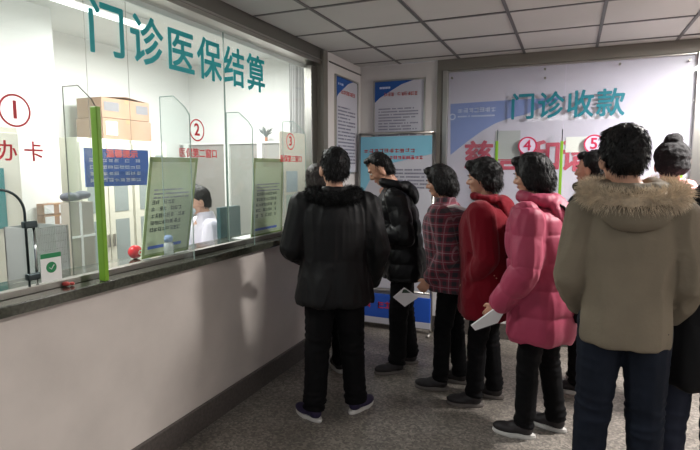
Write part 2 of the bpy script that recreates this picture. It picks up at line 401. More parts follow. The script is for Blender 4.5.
# glass fins
for n_, (yy, tape) in enumerate(((1.713, 1), (2.33, 0), (2.95, 0), (3.70, 0))):
    f = empty('glass_fin', (0, yy, 1.076), 0, ['clear glass divider fin with a green taped front edge, nearest the camera', 'clear glass divider fin beside the left green poster', 'clear glass divider fin just left of the upright green poster', 'clear glass divider fin farthest along the counter, beside the black-coated man'][n_], 'glass divider', 'glass divider fins along the left counter')
    x0 = -.21; top = .90 if n_ == 0 else (.93 if n_ == 1 else .90); ch = top-.11
    pts = [(x0, -.004, 0), (0, -.004, 0), (0, -.004, ch), (-.03, -.004, ch+.045), (-.11, -.004, top), (x0, -.004, top)]
    mb = MB(); mb.prism(pts, (0, .008, 0)); mb.build('glass_plate', M['fin'], f)
    mb = MB(); e = .0028
    path = [(x0, 0, 0), (x0, 0, top), (-.11, 0, top), (-.03, 0, ch+.045), (0, 0, ch), (0, 0, 0)]
    for i in range(len(path)-1): mb.tube([path[i], path[i+1]], e, 6)
    mb.build('polished_edge', M['edge'] if n_ else M['dark_steel'], f)
    if tape:
        mb = MB(); mb.box((-.028, -.012, 0), (.012, .012, .80)); t = mb.build('edge_tape', M['green_tape'], f, bevel=.004); t['label'] = 'bright green tape wrapped on the edge'
# vinyl lettering on left glass (reads from the hall: right = +Y, up = Z)
RG, UG = Y, Z
lt = empty('window_lettering', (-.09, 2.51, 2.24), 0, 'large teal Chinese heading of six characters across the left glass', 'lettering')
for i, ch in enumerate('门诊医保结算'):
    o = text(ch, .262, M['teal'], (0, -.635+i*.254, 0), RG, UG, 'character', lt, bold=.0045, sx=.90)
def window_mark(y, z, num, txt, lab, cs, pitch, dz, m):
    e_ = empty('window_number', (-.091, y, z), 0, lab, 'window number', 'red window numbers on the left glass')
    mb = MB(); ringmark(mb, (0, 0, 0), Y, Z, .058, .066); mb.build('ring', m, e_)
    text(num, .10, m, (0, 0, 0), RG, UG, 'numeral', e_, bold=.002)
    text(txt, cs, m, (0, 0.012, dz), RG, UG, 'caption', e_, bold=.0007, sx=pitch)
window_mark(1.40, 1.83, '1', '办 卡', 'red circled number one with two characters under it on the glass', .088, 1.0, -.168, M['red'])
window_mark(2.50, 1.825, '2', '医保第二窗口', 'red circled number two with small red text under it on the glass', .058, 1, -.14, M['red'])
window_mark(3.62, 1.81, '3', '医保第三窗口', 'faint red circled number three on the glass beside the black-coated man', .058, 1, -.14, M['red'])
# chrome pull/bent rail with clamps
br = empty('bent_rail', (-.09, 1.40, 1.075), 0, 'bent chrome rail with two clamps standing on the counter at far left', 'rail')
mb = MB(); pts = [(0, -.30, .44)]
for k in range(9): t = PI/2*k/8; pts.append((0, -.09+.10*math.sin(t), .34+.10*math.cos(t)))
pts.append((0, .01, .01)); mb.tube(pts, .0055, 10); mb.build('bent_tube', M['gunmetal'], br, smooth=True)
mb = MB(); mb.tube([(0, .045, .30), (0, .045, .0)], .006, 10); mb.build('upright_rod', M['chrome'], br, smooth=True)
for z_ in (.29, .07):
    mb = MB(); mb.box((-.014, -.002, z_-.015), (.014, .055, z_+.015)); mb.build('clamp', M['gunmetal'], br, bevel=.006)
# round-topped acrylic shield
sh = empty('acrylic_shield', (-.16, 1.52, 1.076), 0, 'small round topped clear acrylic shield behind the bent rail', 'shield')
mb = MB(); pts = [(0, -.07, 0), (0, .07, 0)]+[(0, .07*math.cos(t), .30+.055*math.sin(t)) for t in [PI*k/12 for k in range(13)]]
mb.prism(pts, (.004, 0, 0)); mb.build('shield_plate', M['fin'], sh)
# check sticker
ck = empty('check_sticker', (-.088, 1.51, 1.17), 0, 'small white sticker with green header and green tick badge on the glass', 'sticker')
mb = MB(); mb.box((0, -.048, -.06), (.0015, .048, .06)); mb.build('sheet', M['white'], ck)
mb = MB(); mb.box((.0015, -.048, .042), (.003, .048, .062)); mb.build('header_strip', M['green_badge'], ck)
mb = MB(); mb.prism([(.0015, .024*math.cos(t), -.0+.024*math.sin(t)) for t in [2*PI*k/20 for k in range(20)]], (.0015, 0, 0)); mb.build('tick_badge', M['green_badge'], ck)
mb = MB(); mb.tube([(.0035, -.010, 0), (.0035, -.002, -.008), (.0035, .012, .010)], .002, 6); mb.build('tick', M['white'], ck)
# trinket and cord
P = at(66, 286, 2, 1.077); tr = empty('key_trinket', P, .4, 'small red and silver trinket with a cord on the granite counter', 'trinket')
mb = MB(); mb.ell((0, 0, .010), (.018, .012, .010)); mb.ell((.02, .014, .008), (.012, .008, .008)); mb.build('red_charm', M['gold_red'], tr, smooth=True)
mb = MB(); mb.tube([(-.02, 0, .004), (-.06, .02, .004), (-.10, -.01, .004), (-.13, .02, .004)], .003, 6); mb.build('cord', M['black'], tr, smooth=True)
# sanitizer bottle
P = at(169, 255, 0, -.165); P.z = 1.0755; sb = empty('pump_bottle', P, 0, 'clear hand gel bottle with pale blue cap standing on the counter', 'bottle')
mb = MB(); mb.tube([(0, 0, .001), (0, 0, .085), (0, 0, .098), (0, 0, .105)], [.028, .028, .018, .012], 16); mb.build('bottle_body', M['clear'], sb, smooth=True)
mb = MB(); mb.tube([(0, 0, .098), (0, 0, .125), (0, 0, .135)], [.024, .024, .016], 16); mb.build('cap', mat('pale_blue_cap', (142, 168, 206), .5), sb, smooth=True)
# posters standing behind glass
def green_poster(tl, tr_, br_, bl, lab, seed):
    tl, tr_, br_, bl = map(Vector, (tl, tr_, br_, bl)); c = (tl+tr_+br_+bl)/4
    e_ = empty('display_poster', bl, 0, lab, 'poster', 'green posters standing behind the left glass')
    a, b, c_, d = [q-bl for q in (bl, br_, tr_, tl)]
    mb = MB(); mb.quad(a, b, c_, d, .006); mb.build('panel', M['green_paper'], e_)
    r = (b-a).normalized(); u = (d-a).normalized(); n = r.cross(u).normalized()*.002
    L = lambda s_, t: (a*(1-s_)+b*s_)*(1-t)+(d*(1-s_)+c_*s_)*t+n
    mb = MB()
    for q in ((0, 0, 1, .035), (0, .95, 1, 1), (0, 0, .05, 1), (.95, 0, 1, 1)): mb.quad(L(q[0], q[1]), L(q[2], q[1]), L(q[2], q[3]), L(q[0], q[3]), .001)
    mb.build('border', M['green_dark'], e_)
    mb = MB(); rr = L(1, .5)-L(0, .5); W = rr.length; H = (d-a).length
    rows(mb, L(.5, .62)+n*.5, r, u, W*.75, H*.12, 3, seed, .35); mb.build('small_print', M['grey_ink'], e_)
    mb = MB(); rows(mb, L(.48, .40)+n*.5, r, u, W*.74, H*.34, 5, seed+1, .62, char=H*.052); mb.build('printed_text', M['ink'], e_)
    mb = MB(); mb.quad(L(.1, .08), L(.8, .08), L(.8, .11), L(.1, .11), .001); mb.build('footer_strip', M['blue_plastic'], e_)
    # rear strut
    m_ = (c_+d)/2*.6+(a+b)/2*.4; mb = MB(); back = m_-n/.002*.0-Vector((.10, 0, m_.z)); mb.tube([m_-n*5, back], .004, 6); mb.build('rear_strut', M['dark_steel'], e_)
    return e_
def at_plane(px, py, x): return at(px, py, 0, x)
zb = 1.082
p1 = [at(150, 157, 0, -.34), at(198, 158, 0, -.34)]; q1 = [at(188, 247, 0, -.25), at(141, 253, 0, -.25)]
for q in q1: q.z = zb
green_poster(p1[0], p1[1], q1[0], q1[1], 'green leaning notice poster beside the red ball behind the left glass', 3)
p2 = [at(254, 158, 0, -.25), at(283, 159, 0, -.25)]; q2 = [at(282, 231, 0, -.17), at(251, 237, 0, -.17)]
for q in q2: q.z = zb
green_poster(p2[0], p2[1], q2[0], q2[1], 'upright green notice poster behind the glass near the black-coated man', 9)
# red ball
P = at(135, 247, 0, -.33); P.z = 1.075+.04
rb = empty('red_ball', P, 0, 'shiny red round ball with pale badge behind the glass', 'ball')
mb = MB(); mb.ell((0, 0, 0), (.04, .04, .04), nu=24, nv=16); mb.build('ball_body', M['redball'], rb, smooth=True)
mb = MB(); ringmark(mb, (.0395, 0, 0), Y, Z, .008, .014, 16); mb.build('badge', M['white'], rb)
# ------------------------------------------------------------------ booth furniture
# inner desk
dk = empty('inner_desk', (-.75, 2.4, 0), 0, 'long white inner desk behind the left counter glass', 'desk')
mb = MB(); mb.box((-.02, -2.4, .88), (.32, 2.2, .92)); mb.build('desk_top', M['white'], dk, bevel=.004)
for yy in (-2.3, -.1, 2.1):
    mb = MB(); mb.box((-.0, yy-.02, 0), (.3, yy+.02, .88)); mb.build('side_panel', M['white'], dk)
def cabinet(x, y0, y1, z1, lab, win=True, base=0, depth=.44):
    e_ = empty('steel_cabinet', (x, (y0+y1)/2, base), 0, lab, 'cabinet', 'cream steel cabinets in the booth'); h = (y1-y0)/2; Hh = z1-base
    mb = MB(); mb.box((-depth, -h, 0), (0, h, Hh)); mb.build('body', M['cream'], e_, bevel=.004)
    for s_ in (-1, 1):
        a, b = (s_*h*.98, s_*h*.02) if s_ < 0 else (h*.02, h*.98); zb_ = .48 if win else .04
        d = empty('door', (0, 0, 0)); d.parent = e_
        mb = MB(); mb.box((0, a, .04), (.018, b, Hh-.04)); o = mb.build('door', M['cream'], e_, bevel=.003); bpy.data.objects.remove(d)
        if win:
            for (za, zc) in ((.50, .50+(Hh-.62)*.48), (.50+(Hh-.62)*.54, Hh-.14)):
                mb = MB(); mb.box((.018, min(a, b)+.06, za), (.022, max(a, b)-.06, zc)); mb.build('window_pane', M['cabglass'], o)
        mb = MB(); mb.box((.018, -s_*0+s_*.03-.008, Hh*.45), (.04, s_*.03+.008, Hh*.45+.12)); mb.build('handle', M['steel'], o)
    return e_
zt = at(110, 139, 0, -2.1).z
ya = at(78, 160, 0, -2.1).y; yb = at(131, 160, 0, -2.1).y; yc = at(157, 160, 0, -2.1).y; yd = at(186, 160, 0, -2.1).y
cabinet(-2.1, ya, yb-.01, zt, 'cream steel cabinet with glass doors behind the blue notice')
cabinet(-2.1, yb+.01, yb+(yb-ya)*.8, zt, 'cream steel cabinet with glass doors left of the leaning green poster')
yl = at(22, 200, 0, -1.5).y
cabinet(-1.5, yl-.8, yl, at(10, 127, 0, -1.5).z, 'tall cream steel cabinet at the left edge inside the booth', win=False)
tp = at(1, 200, 0, -1.49); mb = MB(); mb.box((-1.478, tp.y-.22, 1.2), (-1.470, tp.y+.02, 1.6))
tag(mb.build('teal_panel', mat('teal_card', (20, 128, 128), .5)), 'teal notice card on the tall cabinet door at left edge', 'notice')
P = at(8, 50, 0, -2.58); Q = at(8, 122, 0, -2.58)
nb = empty('wall_notice', (-2.595, P.y-.28, (P.z+Q.z)/2), 0, 'white framed notice on the booth wall above the left cabinet', 'notice')
mb = MB(); mb.box((0, -.3, -(P.z-Q.z)/2), (.012, .3, (P.z-Q.z)/2)); mb.build('sheet', mat('lavender_sheet', (222, 220, 236), .6), nb, bevel=.002)
mb = MB(); rows(mb, (.0125, 0, 0), Y, Z, .5, .5, 9, 5, .3); mb.build('printed_text', M['grey_ink'], nb)
# cartons on cabinet
def carton(name, c, sy, sz, sx, lab, flaps=False, grp='cardboard cartons on the cabinet', labels=1):
    e_ = empty(name, c, random.uniform(-.03, .03), lab, 'carton', grp)
    mb = MB(); mb.box((-sx, -sy/2, 0), (0, sy/2, sz)); mb.build('box_body', M['card'], e_, bevel=.004)
    mb = MB(); mb.box((-sx, -.025, sz), (.001, .025, sz+.001)); mb.box((0, -.025, sz*.8), (.0012, .025, sz)); mb.build('packing_tape', M['tape'], e_)
    if labels == 1:
        MB().box((0, -sy*.46, sz*.35), (.002, -sy*.16, sz*.8)).build('printed_label', M['card_dark'], e_); MB().box((0, sy*.2, sz*.35), (.002, sy*.46, sz*.8)).build('printed_label', M['card_dark'], e_)
    elif labels == 2:
        MB().box((0, -sy*.45, sz*.12), (.002, -sy*.1, sz*.88)).build('white_label', M['paper'], e_); MB().box((0, sy*.1, sz*.12), (.002, sy*.45, sz*.88)).build('white_label', M['paper'], e_)
    else:
        mb = MB(); mb.box((0, -sy*.44, sz*.2), (.002, -sy*.22, sz*.85)); mb.build('white_label', M['paper'], e_)
    if flaps:
        mb = MB(); mb.quad((0, -sy/2, sz), (0, 0, sz+.03), (-sx, 0, sz+.03), (-sx, -sy/2, sz), .003); mb.quad((0, .01, sz+.03), (0, sy/2, sz), (-sx, sy/2, sz), (-sx, .01, sz+.03), .003); mb.build('top_flap', M['card'], e_)
cy0, cy1 = at(103, 139, 0, -2.12).y, at(152, 139, 0, -2.12).y; hz = at(125, 97, 0, -2.12).z-zt
carton('carton', (-2.12, (cy0+cy1)/2, zt+.001), (cy1-cy0)*.97, hz*.47, .36, 'lower brown carton with a white label on top of the cabinet', labels=0)
carton('carton', (-2.12, (cy0+cy1)/2-.01, zt+.004+hz*.47), (cy1-cy0)*.94, hz*.45, .34, 'upper brown carton with grey printed labels and loose flaps', True)
# small cartons on the left, box, bags, basket, low cabinet
lc = at(45, 228, 0, -1.9)
mb = MB(); yA, yB = at(36, 200, 0, -1.9).y, at(76, 200, 0, -1.9).y
lcb = empty('low_cabinet', (-1.9, (yA+yB)/2, 0), 0, 'low cream cabinet holding white labelled cartons in the booth', 'cabinet')
ztop = at(55, 226, 0, -1.9).z
mb.box((-.09, -(yB-yA)/2, 0), (0, (yB-yA)/2, ztop)); mb.build('body', M['cream'], lcb)
mb = MB(); mb.box((0, -.25, .2), (.012, .25, ztop-.05)); mb.build('door', M['cream'], lcb, bevel=.003)
ca, cb = at(43, 226, 0, -1.92).y, at(69, 226, 0, -1.92).y; ch = at(55, 203, 0, -1.92).z-ztop
for k in (0, 1):
    carton('small_carton', (-1.905, (ca+cb)/2, ztop+.001+k*(ch/2)), cb-ca, ch/2-.003, .08, ['small brown carton with white labels, lower of two', 'small brown carton with white labels, upper of two'][k], grp='small labelled cartons on the low cabinet', labels=2)
# wire basket of files behind the glass
A_, B_ = at(33, 229, 0, -.75), at(68, 229, 0, -.75)
zz = A_.z; bk = empty('wire_tray', (-.75, (A_.y+B_.y)/2, .921), 0, 'grey perforated wire tray on the inner desk at left', 'tray'); hh = zz-.921; ww = (B_.y-A_.y)/2
mb = MB()
for i in range(21):
    y = -ww+2*ww*i/20; mb.box((-.004, y-.0025, 0), (0, y+.0025, hh))
for i in range(9):
    z = hh*i/8; mb.box((-.003, -ww, z-.0025 if i else 0), (.001, ww, z+.0025))
mb.build('front_mesh', M['mesh_grey'], bk)
mb = MB(); mb.box((-.25, -ww, 0), (-.003, -ww+.01, hh)); mb.box((-.25, ww-.01, 0), (-.003, ww, hh)); mb.box((-.25, -ww, 0), (-.24, ww, hh)); mb.build('tray_body', M['mesh_grey'], bk)
A_, B_ = at(69, 203, 0, -1.2), at(93, 203, 0, -1.2)
cs = empty('storage_box', (-1.2, (A_.y+B_.y)/2, .0), 0, 'grey brown upright storage unit behind the green taped fin', 'storage unit'); ww = (B_.y-A_.y)/2
mb = MB(); mb.box((-.09, -ww, 0), (0, ww, A_.z)); mb.build('body', mat('grey_brown_board', (168, 160, 148), .7), cs, bevel=.004)
mb = MB(); mb.box((0, -ww, A_.z-.25), (.01, ww, A_.z-.235)); mb.box((0, -.02, .6), (.012, -.008, A_.z)); mb.build('shelf_rail', M['white'], cs)
mb = MB()
rnd = random.Random(4)
for k in range(9): mb.ell((-.045+rnd.uniform(-.02, .02), rnd.uniform(-ww*.8, ww*.8), rnd.uniform(.025, .05)), (.04, .05, .03))
cb_ = finish(blend(mb, .012, 2), 'dark_bag', mat('grey_bag', (96, 100, 110), .7), None); cb_.location = (-1.2, (A_.y+B_.y)/2, A_.z+.004); tag(cb_, 'crumpled dark grey bag on top of the storage unit', 'bag')
# blue notice
A_, B_, C_ = at(84, 147, 0, -.7), at(148, 151, 0, -.7), at(85, 188, 0, -.7)
zc_ = (at(116, 149, 0, -.7).z+at(116, 186, 0, -.7).z)/2; hz_ = (at(116, 149, 0, -.7).z-at(116, 186, 0, -.7).z)/2
bn = empty('blue_notice', (-.7, (A_.y+B_.y)/2, zc_), 0, 'blue hanging notice with red heading and white text behind the glass', 'notice'); ww = (B_.y-A_.y)/2
mb = MB(); mb.box((-.006, -ww, -hz_), (0, ww, hz_)); mb.build('board', M['board_blue'], bn)
text('温馨提示', hz_*.44, mat('pink_red_print', (250, 96, 110), .5), (.002, ww*.12, hz_*.72), Y, Z, 'heading', bn, bold=.002, sx=1.25)
mb = MB(); rows(mb, (.001, 0, -hz_*.15), Y, Z, ww*1.75, hz_*1.4, 4, 12, .55, char=.045); mb.build('printed_text', M['grey_ink2'], bn)
mb = MB()
for q in (-.8, .45): mb.tube([(-.003, ww*q, hz_), (-.003, ww*q, 2.9-zc_)], .0015, 5)
mb.build('hanging_wire', M['dark_steel'], bn)
# partition at the end, window frame, plant
A_ = at(190, 145, 1, 5.2); pt = empty('partition', (-1.2, 5.2, 0), 0, 'grey partition with white posts across the far end of the booth', 'partition'); pz = A_.z
mb = MB(); mb.box((-1.4, 0, 0), (1.03, .03, pz)); mb.build('panel', M['partition'], pt)
for px_ in (229, 189, 262):
    q = at(px_, 190, 1, 5.2).x+1.2; mb = MB(); mb.box((q-.04, -.03, 0), (q+.03, 0, pz+.01)); mb.build('post', M['white'], pt)
mb = MB(); mb.box((-1.4, -.02, pz), (1.03, .04, pz+.02)); mb.build('top_rail', M['white'], pt)
P = at(266, 143, 1, 5.21); pl = empty('potted_plant', (P.x, 5.215, pz+.02), 0, 'small spiky grey green plant on top of the booth partition', 'plant')
mb = MB(); mb.tube([(0, 0, 0), (0, 0, .05)], [.016, .02], 12); mb.build('pot', M['pot'], pl)
mb = MB(); rnd = random.Random(2)
for k in range(24):
    a = rnd.uniform(0, 2*PI); l = rnd.uniform(.08, .16); d = Vector((math.cos(a)*.6, math.sin(a)*.25, 1)).normalized()
    mb.tube([(0, 0, .04), Vector((0, 0, .04))+d*l*.6, Vector((0, 0, .03))+d*l+Vector((math.cos(a)*.04, 0, 0))], [.005, .008, .001], 5)
mb.build('foliage', M['leaf'], pl)
# monitor, clear bottle on desk
P = at(239, 226, 0, -.55); mo = empty('monitor', (-.65, P.y, .921), 0, 'dark teal backed monitor on the desk behind the counter clerk', 'monitor')
tz = at(239, 206, 0, -.6).z-.92
mb = MB(); mb.box((-.02, -.14, .10), (.02, .14, tz)); mb.build('screen_housing', M['screen'], mo, bevel=.006)
mb = MB(); mb.tube([(0, 0, .012), (0, 0, .12)], .02, 10); mb.box((-.08, -.08, 0), (.08, .08, .012)); mb.build('stand', M['black'], mo)
P = at(246, 229, 2, 1.075); bo = empty('spray_bottle', (-.30, P.y+.05, 1.0755), 0, 'slim translucent spray bottle on the counter by the upright poster', 'bottle')
mb = MB(); mb.tube([(0, 0, 0), (0, 0, .11), (0, 0, .14), (0, 0, .17)], [.024, .024, .01, .01], 14); mb.build('bottle_body', M['clear'], bo, smooth=True)
mb = MB(); mb.box((-.008, -.02, .17), (.008, .012, .19)); mb.build('spray_head', M['white'], bo, bevel=.002)
# papers on counter behind glass
P = at(228, 236, 2, 1.075)
pp = MB(); pp.box((-.33, P.y-.12, 1.0755), (-.17, P.y+.14, 1.080)); tag(pp.build('paper_stack', M['paper']), 'white paper sheets lying on the counter in front of the clerk', 'papers')
# curtain
A_, B_ = at(287, 100, 0, -.9), at(311, 100, 0, -.9)
mb = MB(); ya, yb2 = at(289, 60, 1, 5.0).x, at(313, 60, 1, 5.0).x; zt2, zb2 = min(2.88, at(300, 45, 1, 5.0).z), at(300, 138, 1, 5.0).z
n = 40; r0 = []; 
for (z, amp) in ((zb2, .06), (zt2, .04)):
    r0.append([(ya+(yb2-ya)*i/n, 5.0+amp*math.sin(i*1.3)+.01*math.sin(i*.4), z+(.06*math.sin(i*.12) if z == zb2 else 0)) for i in range(n+1)])
vs = r0[0]+r0[1]+[(x, y+.004, z) for x, y, z in r0[0]+r0[1]]; fs = []
for i in range(n): fs += [(i, i+1, i+n+2, i+n+1), (2*n+2+i, 2*n+3+i, 3*n+4+i, 3*n+3+i)]
mb.add(vs, fs); cu = mb.build('curtain', M['curtain'], smooth=True); tag(cu, 'white gathered curtain inside the booth beside the steel jamb', 'curtain')
# cream board and papers behind window three
ya, yb2 = at(280, 140, 0, -.5).y, at(312, 140, 0, -.5).y; zt3 = at(295, 133, 0, -.5).z
mb = MB(); mb.box((-.51, ya, .92), (-.5, yb2, zt3)); tag(mb.build('privacy_board', M['cream2'], bevel=.002), 'cream privacy board behind the glass under red number three', 'board')
P, Q = at(287, 171, 0, -.49), at(298, 171, 0, -.49)
mb = MB(); mb.box((-.499, P.y, at(292, 192, 0, -.49).z), (-.495, Q.y, P.z)); nb = mb.build('paper_notice', mat('blue_grey_sheet', (176, 192, 204), .6)); tag(nb, 'blue grey printed sheet pinned on the cream privacy board', 'notice')
P, Q = at(287, 195, 0, -.49), at(303, 195, 0, -.49)
mb = MB(); mb.box((-.499, P.y, at(292, 212, 0, -.49).z), (-.495, Q.y, P.z)); tag(mb.build('paper_notice', mat('green_grey_sheet', (190, 206, 198), .6)), 'pale green sheet pinned low on the cream privacy board', 'notice')
# booth lamps
for i, (x, y, L_) in enumerate(((-1.3, 1.4, 1.2), (-1.55, 3.0, 1.25))):
    e_ = empty('tube_lamp', (x, y, 2.899), 0, ['fluorescent tube lamp on the booth ceiling, out of the queue side', 'fluorescent tube lamp on the booth ceiling seen above the teal heading'][i], 'ceiling lamp', 'fluorescent lamps on the booth ceiling')
    mb = MB(); mb.box((-.05, -L_/2, -.05), (.05, L_/2, 0)); mb.build('housing', M['white'], e_, bevel=.004)
    mb = MB(); mb.tube([(0, -L_/2+.02, -.07), (0, L_/2-.02, -.07)], .016, 12); mb.build('tube', M['lamp'], e_, smooth=True)
# hall lamps (ceiling troffers, the last an added fill fixture)
for i, (x, y, a, b) in enumerate(((2.3, -1.2, 1.2, .6), (3.2, 3.75, .20, .20), (3.8, 1.0, .28, .28))):
    e_ = empty('ceiling_lamp', (x, y, ZC), 0, ['long recessed hall ceiling lamp behind the camera', 'square hall ceiling lamp right of the queue by the payment window', 'square fill lamp added at the right, abreast of the camera'][i], 'ceiling lamp')
    mb = MB(); mb.box((-a, -b, -.02), (a, b, 0)); mb.build('frame', M['white'], e_)
    mb = MB(); mb.box((-a+.02, -b+.02, -.026), (a-.02, b-.02, -.02)); mb.build('diffuser', M['lamp'], e_)
# ------------------------------------------------------------------ posters on walls
def framed(name, lab, c, right, w_, h_, nx, seed):
    right = Vector(right); e_ = empty(name, c, 0, lab, 'poster', 'white framed notices in the corner')
    n = right.cross(Z)
    def B(x0, x1, z0, z1, d0, d1, m, nm):
        mb = MB(); a = right*x0+Z*z0+n*d0; mb.prism([a, right*x1+Z*z0+n*d0, right*x1+Z*z1+n*d0, right*x0+Z*z1+n*d0], n*(d1-d0)); return mb.build(nm, m, e_)
    B(-w_/2, w_/2, -h_/2, h_/2, .001, .010, M['poster_grey'], 'panel')
    mb = MB(); t = .014
    for (x0, x1, z0, z1) in ((-w_/2-t, w_/2+t, h_/2, h_/2+t), (-w_/2-t, w_/2+t, -h_/2-t, -h_/2), (-w_/2-t, -w_/2, -h_/2, h_/2), (w_/2, w_/2+t, -h_/2, h_/2)):
        mb.prism([right*x0+Z*z0+n*.001, right*x1+Z*z0+n*.001, right*x1+Z*z1+n*.001, right*x0+Z*z1+n*.001], n*.018)
    mb.build('frame', M['steel'], e_)
    mb = MB(); P_ = lambda x, z: right*x+Z*z+n*.0105
    mb.prism([P_(-w_/2, h_/2), P_(-w_/2, h_/2-.20), P_(-w_*.40, h_/2-.155), P_(-w_*.2, h_/2-.10), P_(w_*.05, h_/2-.035), P_(w_*.3, h_/2)], n*.001); mb.build('corner_swoosh', M['deep_blue'], e_)
    mb = MB(); rows(mb, P_(-w_*.28, h_/2-.06)+n*.0015, right, Z, w_*.24, .022, 1, seed, .9, char=.016, short=False); mb.build('emblem_text', M['grey_ink2'], e_)
    mb = MB(); rows(mb, P_(w_*.07, h_/2-.125)+n*.0015, right, Z, w_*.74, .05, 1, seed, .8, char=.034, short=False); mb.build('heading', M['gold_red'], e_)
    mb = MB(); rows(mb, P_(0, -.09)+n*.0015, right, Z, w_*.84, h_-.32, 17, seed, .42, char=.014); mb.build('printed_text', M['grey_ink'], e_)
pA, pB = at(374, 84, 1, D), at(426, 81, 1, D)
framed('wall_poster', 'framed white notice with red heading on the back wall above the blue display board', ((pA.x+pB.x)/2, D-.001, 2.04), X, pB.x-pA.x-.03, .80, 0, 21)
framed('wall_poster', 'framed notice on the narrow left wall beside the steel jamb', (.004, 4.51, 1.99), Y, .50, .86, 0, 31)
# display board stand
ds = empty('display_board', (.43, 4.72, 0), 0, 'sky blue standing display board on a steel tube frame with blue base panel', 'display board')
mb = MB(); W2 = .37
for s_ in (-1, 1):
    mb.tube([(s_*W2, 0, .0), (s_*W2, 0, 1.93)], .014, 10); mb.tube([(s_*W2, -.12, .014), (s_*W2, .12, .014)], .014, 10)
mb.tube([(-W2, 0, 1.93), (W2, 0, 1.93)], .014, 10); mb.tube([(-W2, 0, .40), (W2, 0, .40)], .012, 10)
mb.build('tube_frame', M['steel'], ds, smooth=True)
mb = MB(); mb.box((-W2+.014, -.012, .42), (W2-.014, -.002, 1.90)); pn = mb.build('panel', M['poster_grey'], ds)
mb = MB(); mb.box((-W2+.014, -.014, 1.73), (W2-.014, -.012, 1.90)); mb.prism([(-W2+.014, -.014, 1.73), (-W2+.014, -.014, 1.30), (-W2+.12, -.014, 1.5), (-W2+.3, -.014, 1.64), (W2-.014, -.014, 1.73)], (0, .002, 0)); mb.build('sky_band', M['sky_poster'], ds)
mb = MB(); rows(mb, (-.06, -.0148, 1.765), X, Z, .52, .045, 1, 3, .9, char=.052, short=False); mb.build('heading', M['gold_red'], ds)
mb = MB(); rows(mb, (.10, -.0148, 1.70), X, Z, .40, .04, 1, 4, .9, char=.042, short=False); mb.build('subheading', M['red'], ds)
mb = MB(); rows(mb, (.16, -.0148, 1.50), X, Z, .34, .20, 6, 5, .45); mb.build('printed_text', M['grey_ink'], ds)
for nm_, m_, (px_, py_), (ra, rb) in (('printed_face', M['skin2'], (382, 191), (.028, .036)), ('printed_red_patch', M['red'], (380, 202), (.045, .03)), ('printed_blue_patch', M['blue_plastic'], (378, 212), (.06, .045))):
    q = at(px_, py_, 1, 4.705)-Vector((.43, 4.72, 0)); mb = MB(); mb.prism([(q.x+ra*math.cos(2*PI*k/20), -.0125-.001, q.z+rb*math.sin(2*PI*k/20)) for k in range(20)], (0, .0012, 0)); mb.build(nm_, m_, ds)
mb = MB(); mb.box((-W2+.0, -.03, .12), (W2, -.012, .36)); mb.build('base_panel', M['blue_plastic'], ds, bevel=.004)
mb = MB(); mb.box((-W2+.0, -.031, .06), (W2, -.0, .12)); mb.build('base_strip', M['poster_grey'], ds)
mb = MB(); rows(mb, (0, -.0315, .25), X, Z, .6, .09, 1, 5, .8, char=.07, short=False); mb.build('base_lettering', M['red'], ds)
# ------------------------------------------------------------------ back service window
bc = MB(); bc.box((.845, D-.10, 1.0), (2.98, D+.25, 1.045)); tag(bc.build('counter_top', M['slab'], bevel=.004), 'granite counter top under the back payment window', 'counter')
sg = empty('window_sign', (1.87, D+.02, 1.78), 0, 'large white film sign with blue swoosh behind the payment window glass', 'sign')
x0, x1, z0, z1 = -.98, .98, -.735, .705
mb = MB(); mb.box((x0, 0, z0), (x1, .01, z1)); mb.build('film', M['film'], sg)
def L2(px, py): q = at(px, py, 1, D+.02); return Vector((q.x-1.87, -.0015, q.z-1.78))
mb = MB()
pts = [(450.5, 104), (480, 102), (510, 100), (540, 98.5), (566, 96.5), (540, 108), (524, 115), (510, 118), (496, 123), (482, 131), (468, 141), (458, 149), (450.5, 155)]
mb.prism([L2(*q) for q in pts], (0, .0015, 0)); mb.build('blue_swoosh', M['swoosh'], sg)
mb = MB(); q = L2(477.5, 110); rows(mb, (q.x, -.003, q.z), X, Z, .36, .05, 1, 3, .9, char=.05, gap=.3, short=False); q = L2(477.5, 116); rows(mb, (q.x, -.003, q.z), X, Z, .36, .018, 1, 3, .8, char=.014, short=False)
mb.build('hospital_name', M['grey_ink2'], sg)
q = L2(451, 117); mb = MB(); ringmark(mb, (q.x+.015, -.002, q.z), X, Z, .02, .03, 20); mb.build('round_emblem', M['grey_ink2'], sg)
for i, ch_ in enumerate('慈善和谐'):
    pxs = (478.5, 511, 545, 577)[i]; q = L2(pxs, 158 if i < 3 else 158); text(ch_, .285, M['pinkred'], (q.x, -.003, q.z), X, Z, 'slogan_character', sg, bold=.007, sx=.97)
q0, q1 = L2(496, 131), L2(520, 148)
mb = MB(); mb.box((q0.x, -.006, q1.z-.1), (q1.x, -.004, q0.z)); mb.build('silver_patch', M['film_grey'], sg)
q0, q1 = L2(566, 137), L2(607, 152)
mb = MB(); mb.box((q0.x, -.006, q1.z), (q1.x, -.004, q0.z)); mb.build('white_patch', M['white'], sg)
gb = empty('glass_screen', (1.87, D-.015, 1.045), 0, 'clear glass screen of the back payment window', 'glass screen')
for a, b in ((-.98, .03), (.034, .98)):
    mb = MB(); mb.box((a, -.004, 0), (b, .004, 1.44)); mb.build('glass_pane', M['glass'], gb)
for (px_, py_) in ((452, 78), (545, 69), (620, 64), (690, 60), (545, 78)):
    q = at(px_, py_, 1, D-.02); mb = MB(); mb.tube([(q.x-1.87, -.012, q.z-1.045), (q.x-1.87, .008, q.z-1.045)], .010, 10); mb.build('glass_stud', M['dark_steel'], gb)
hd = empty('window_lettering', (1.905, D-.022, 2.125), 0, 'large teal Chinese heading of four characters on the payment window', 'lettering')
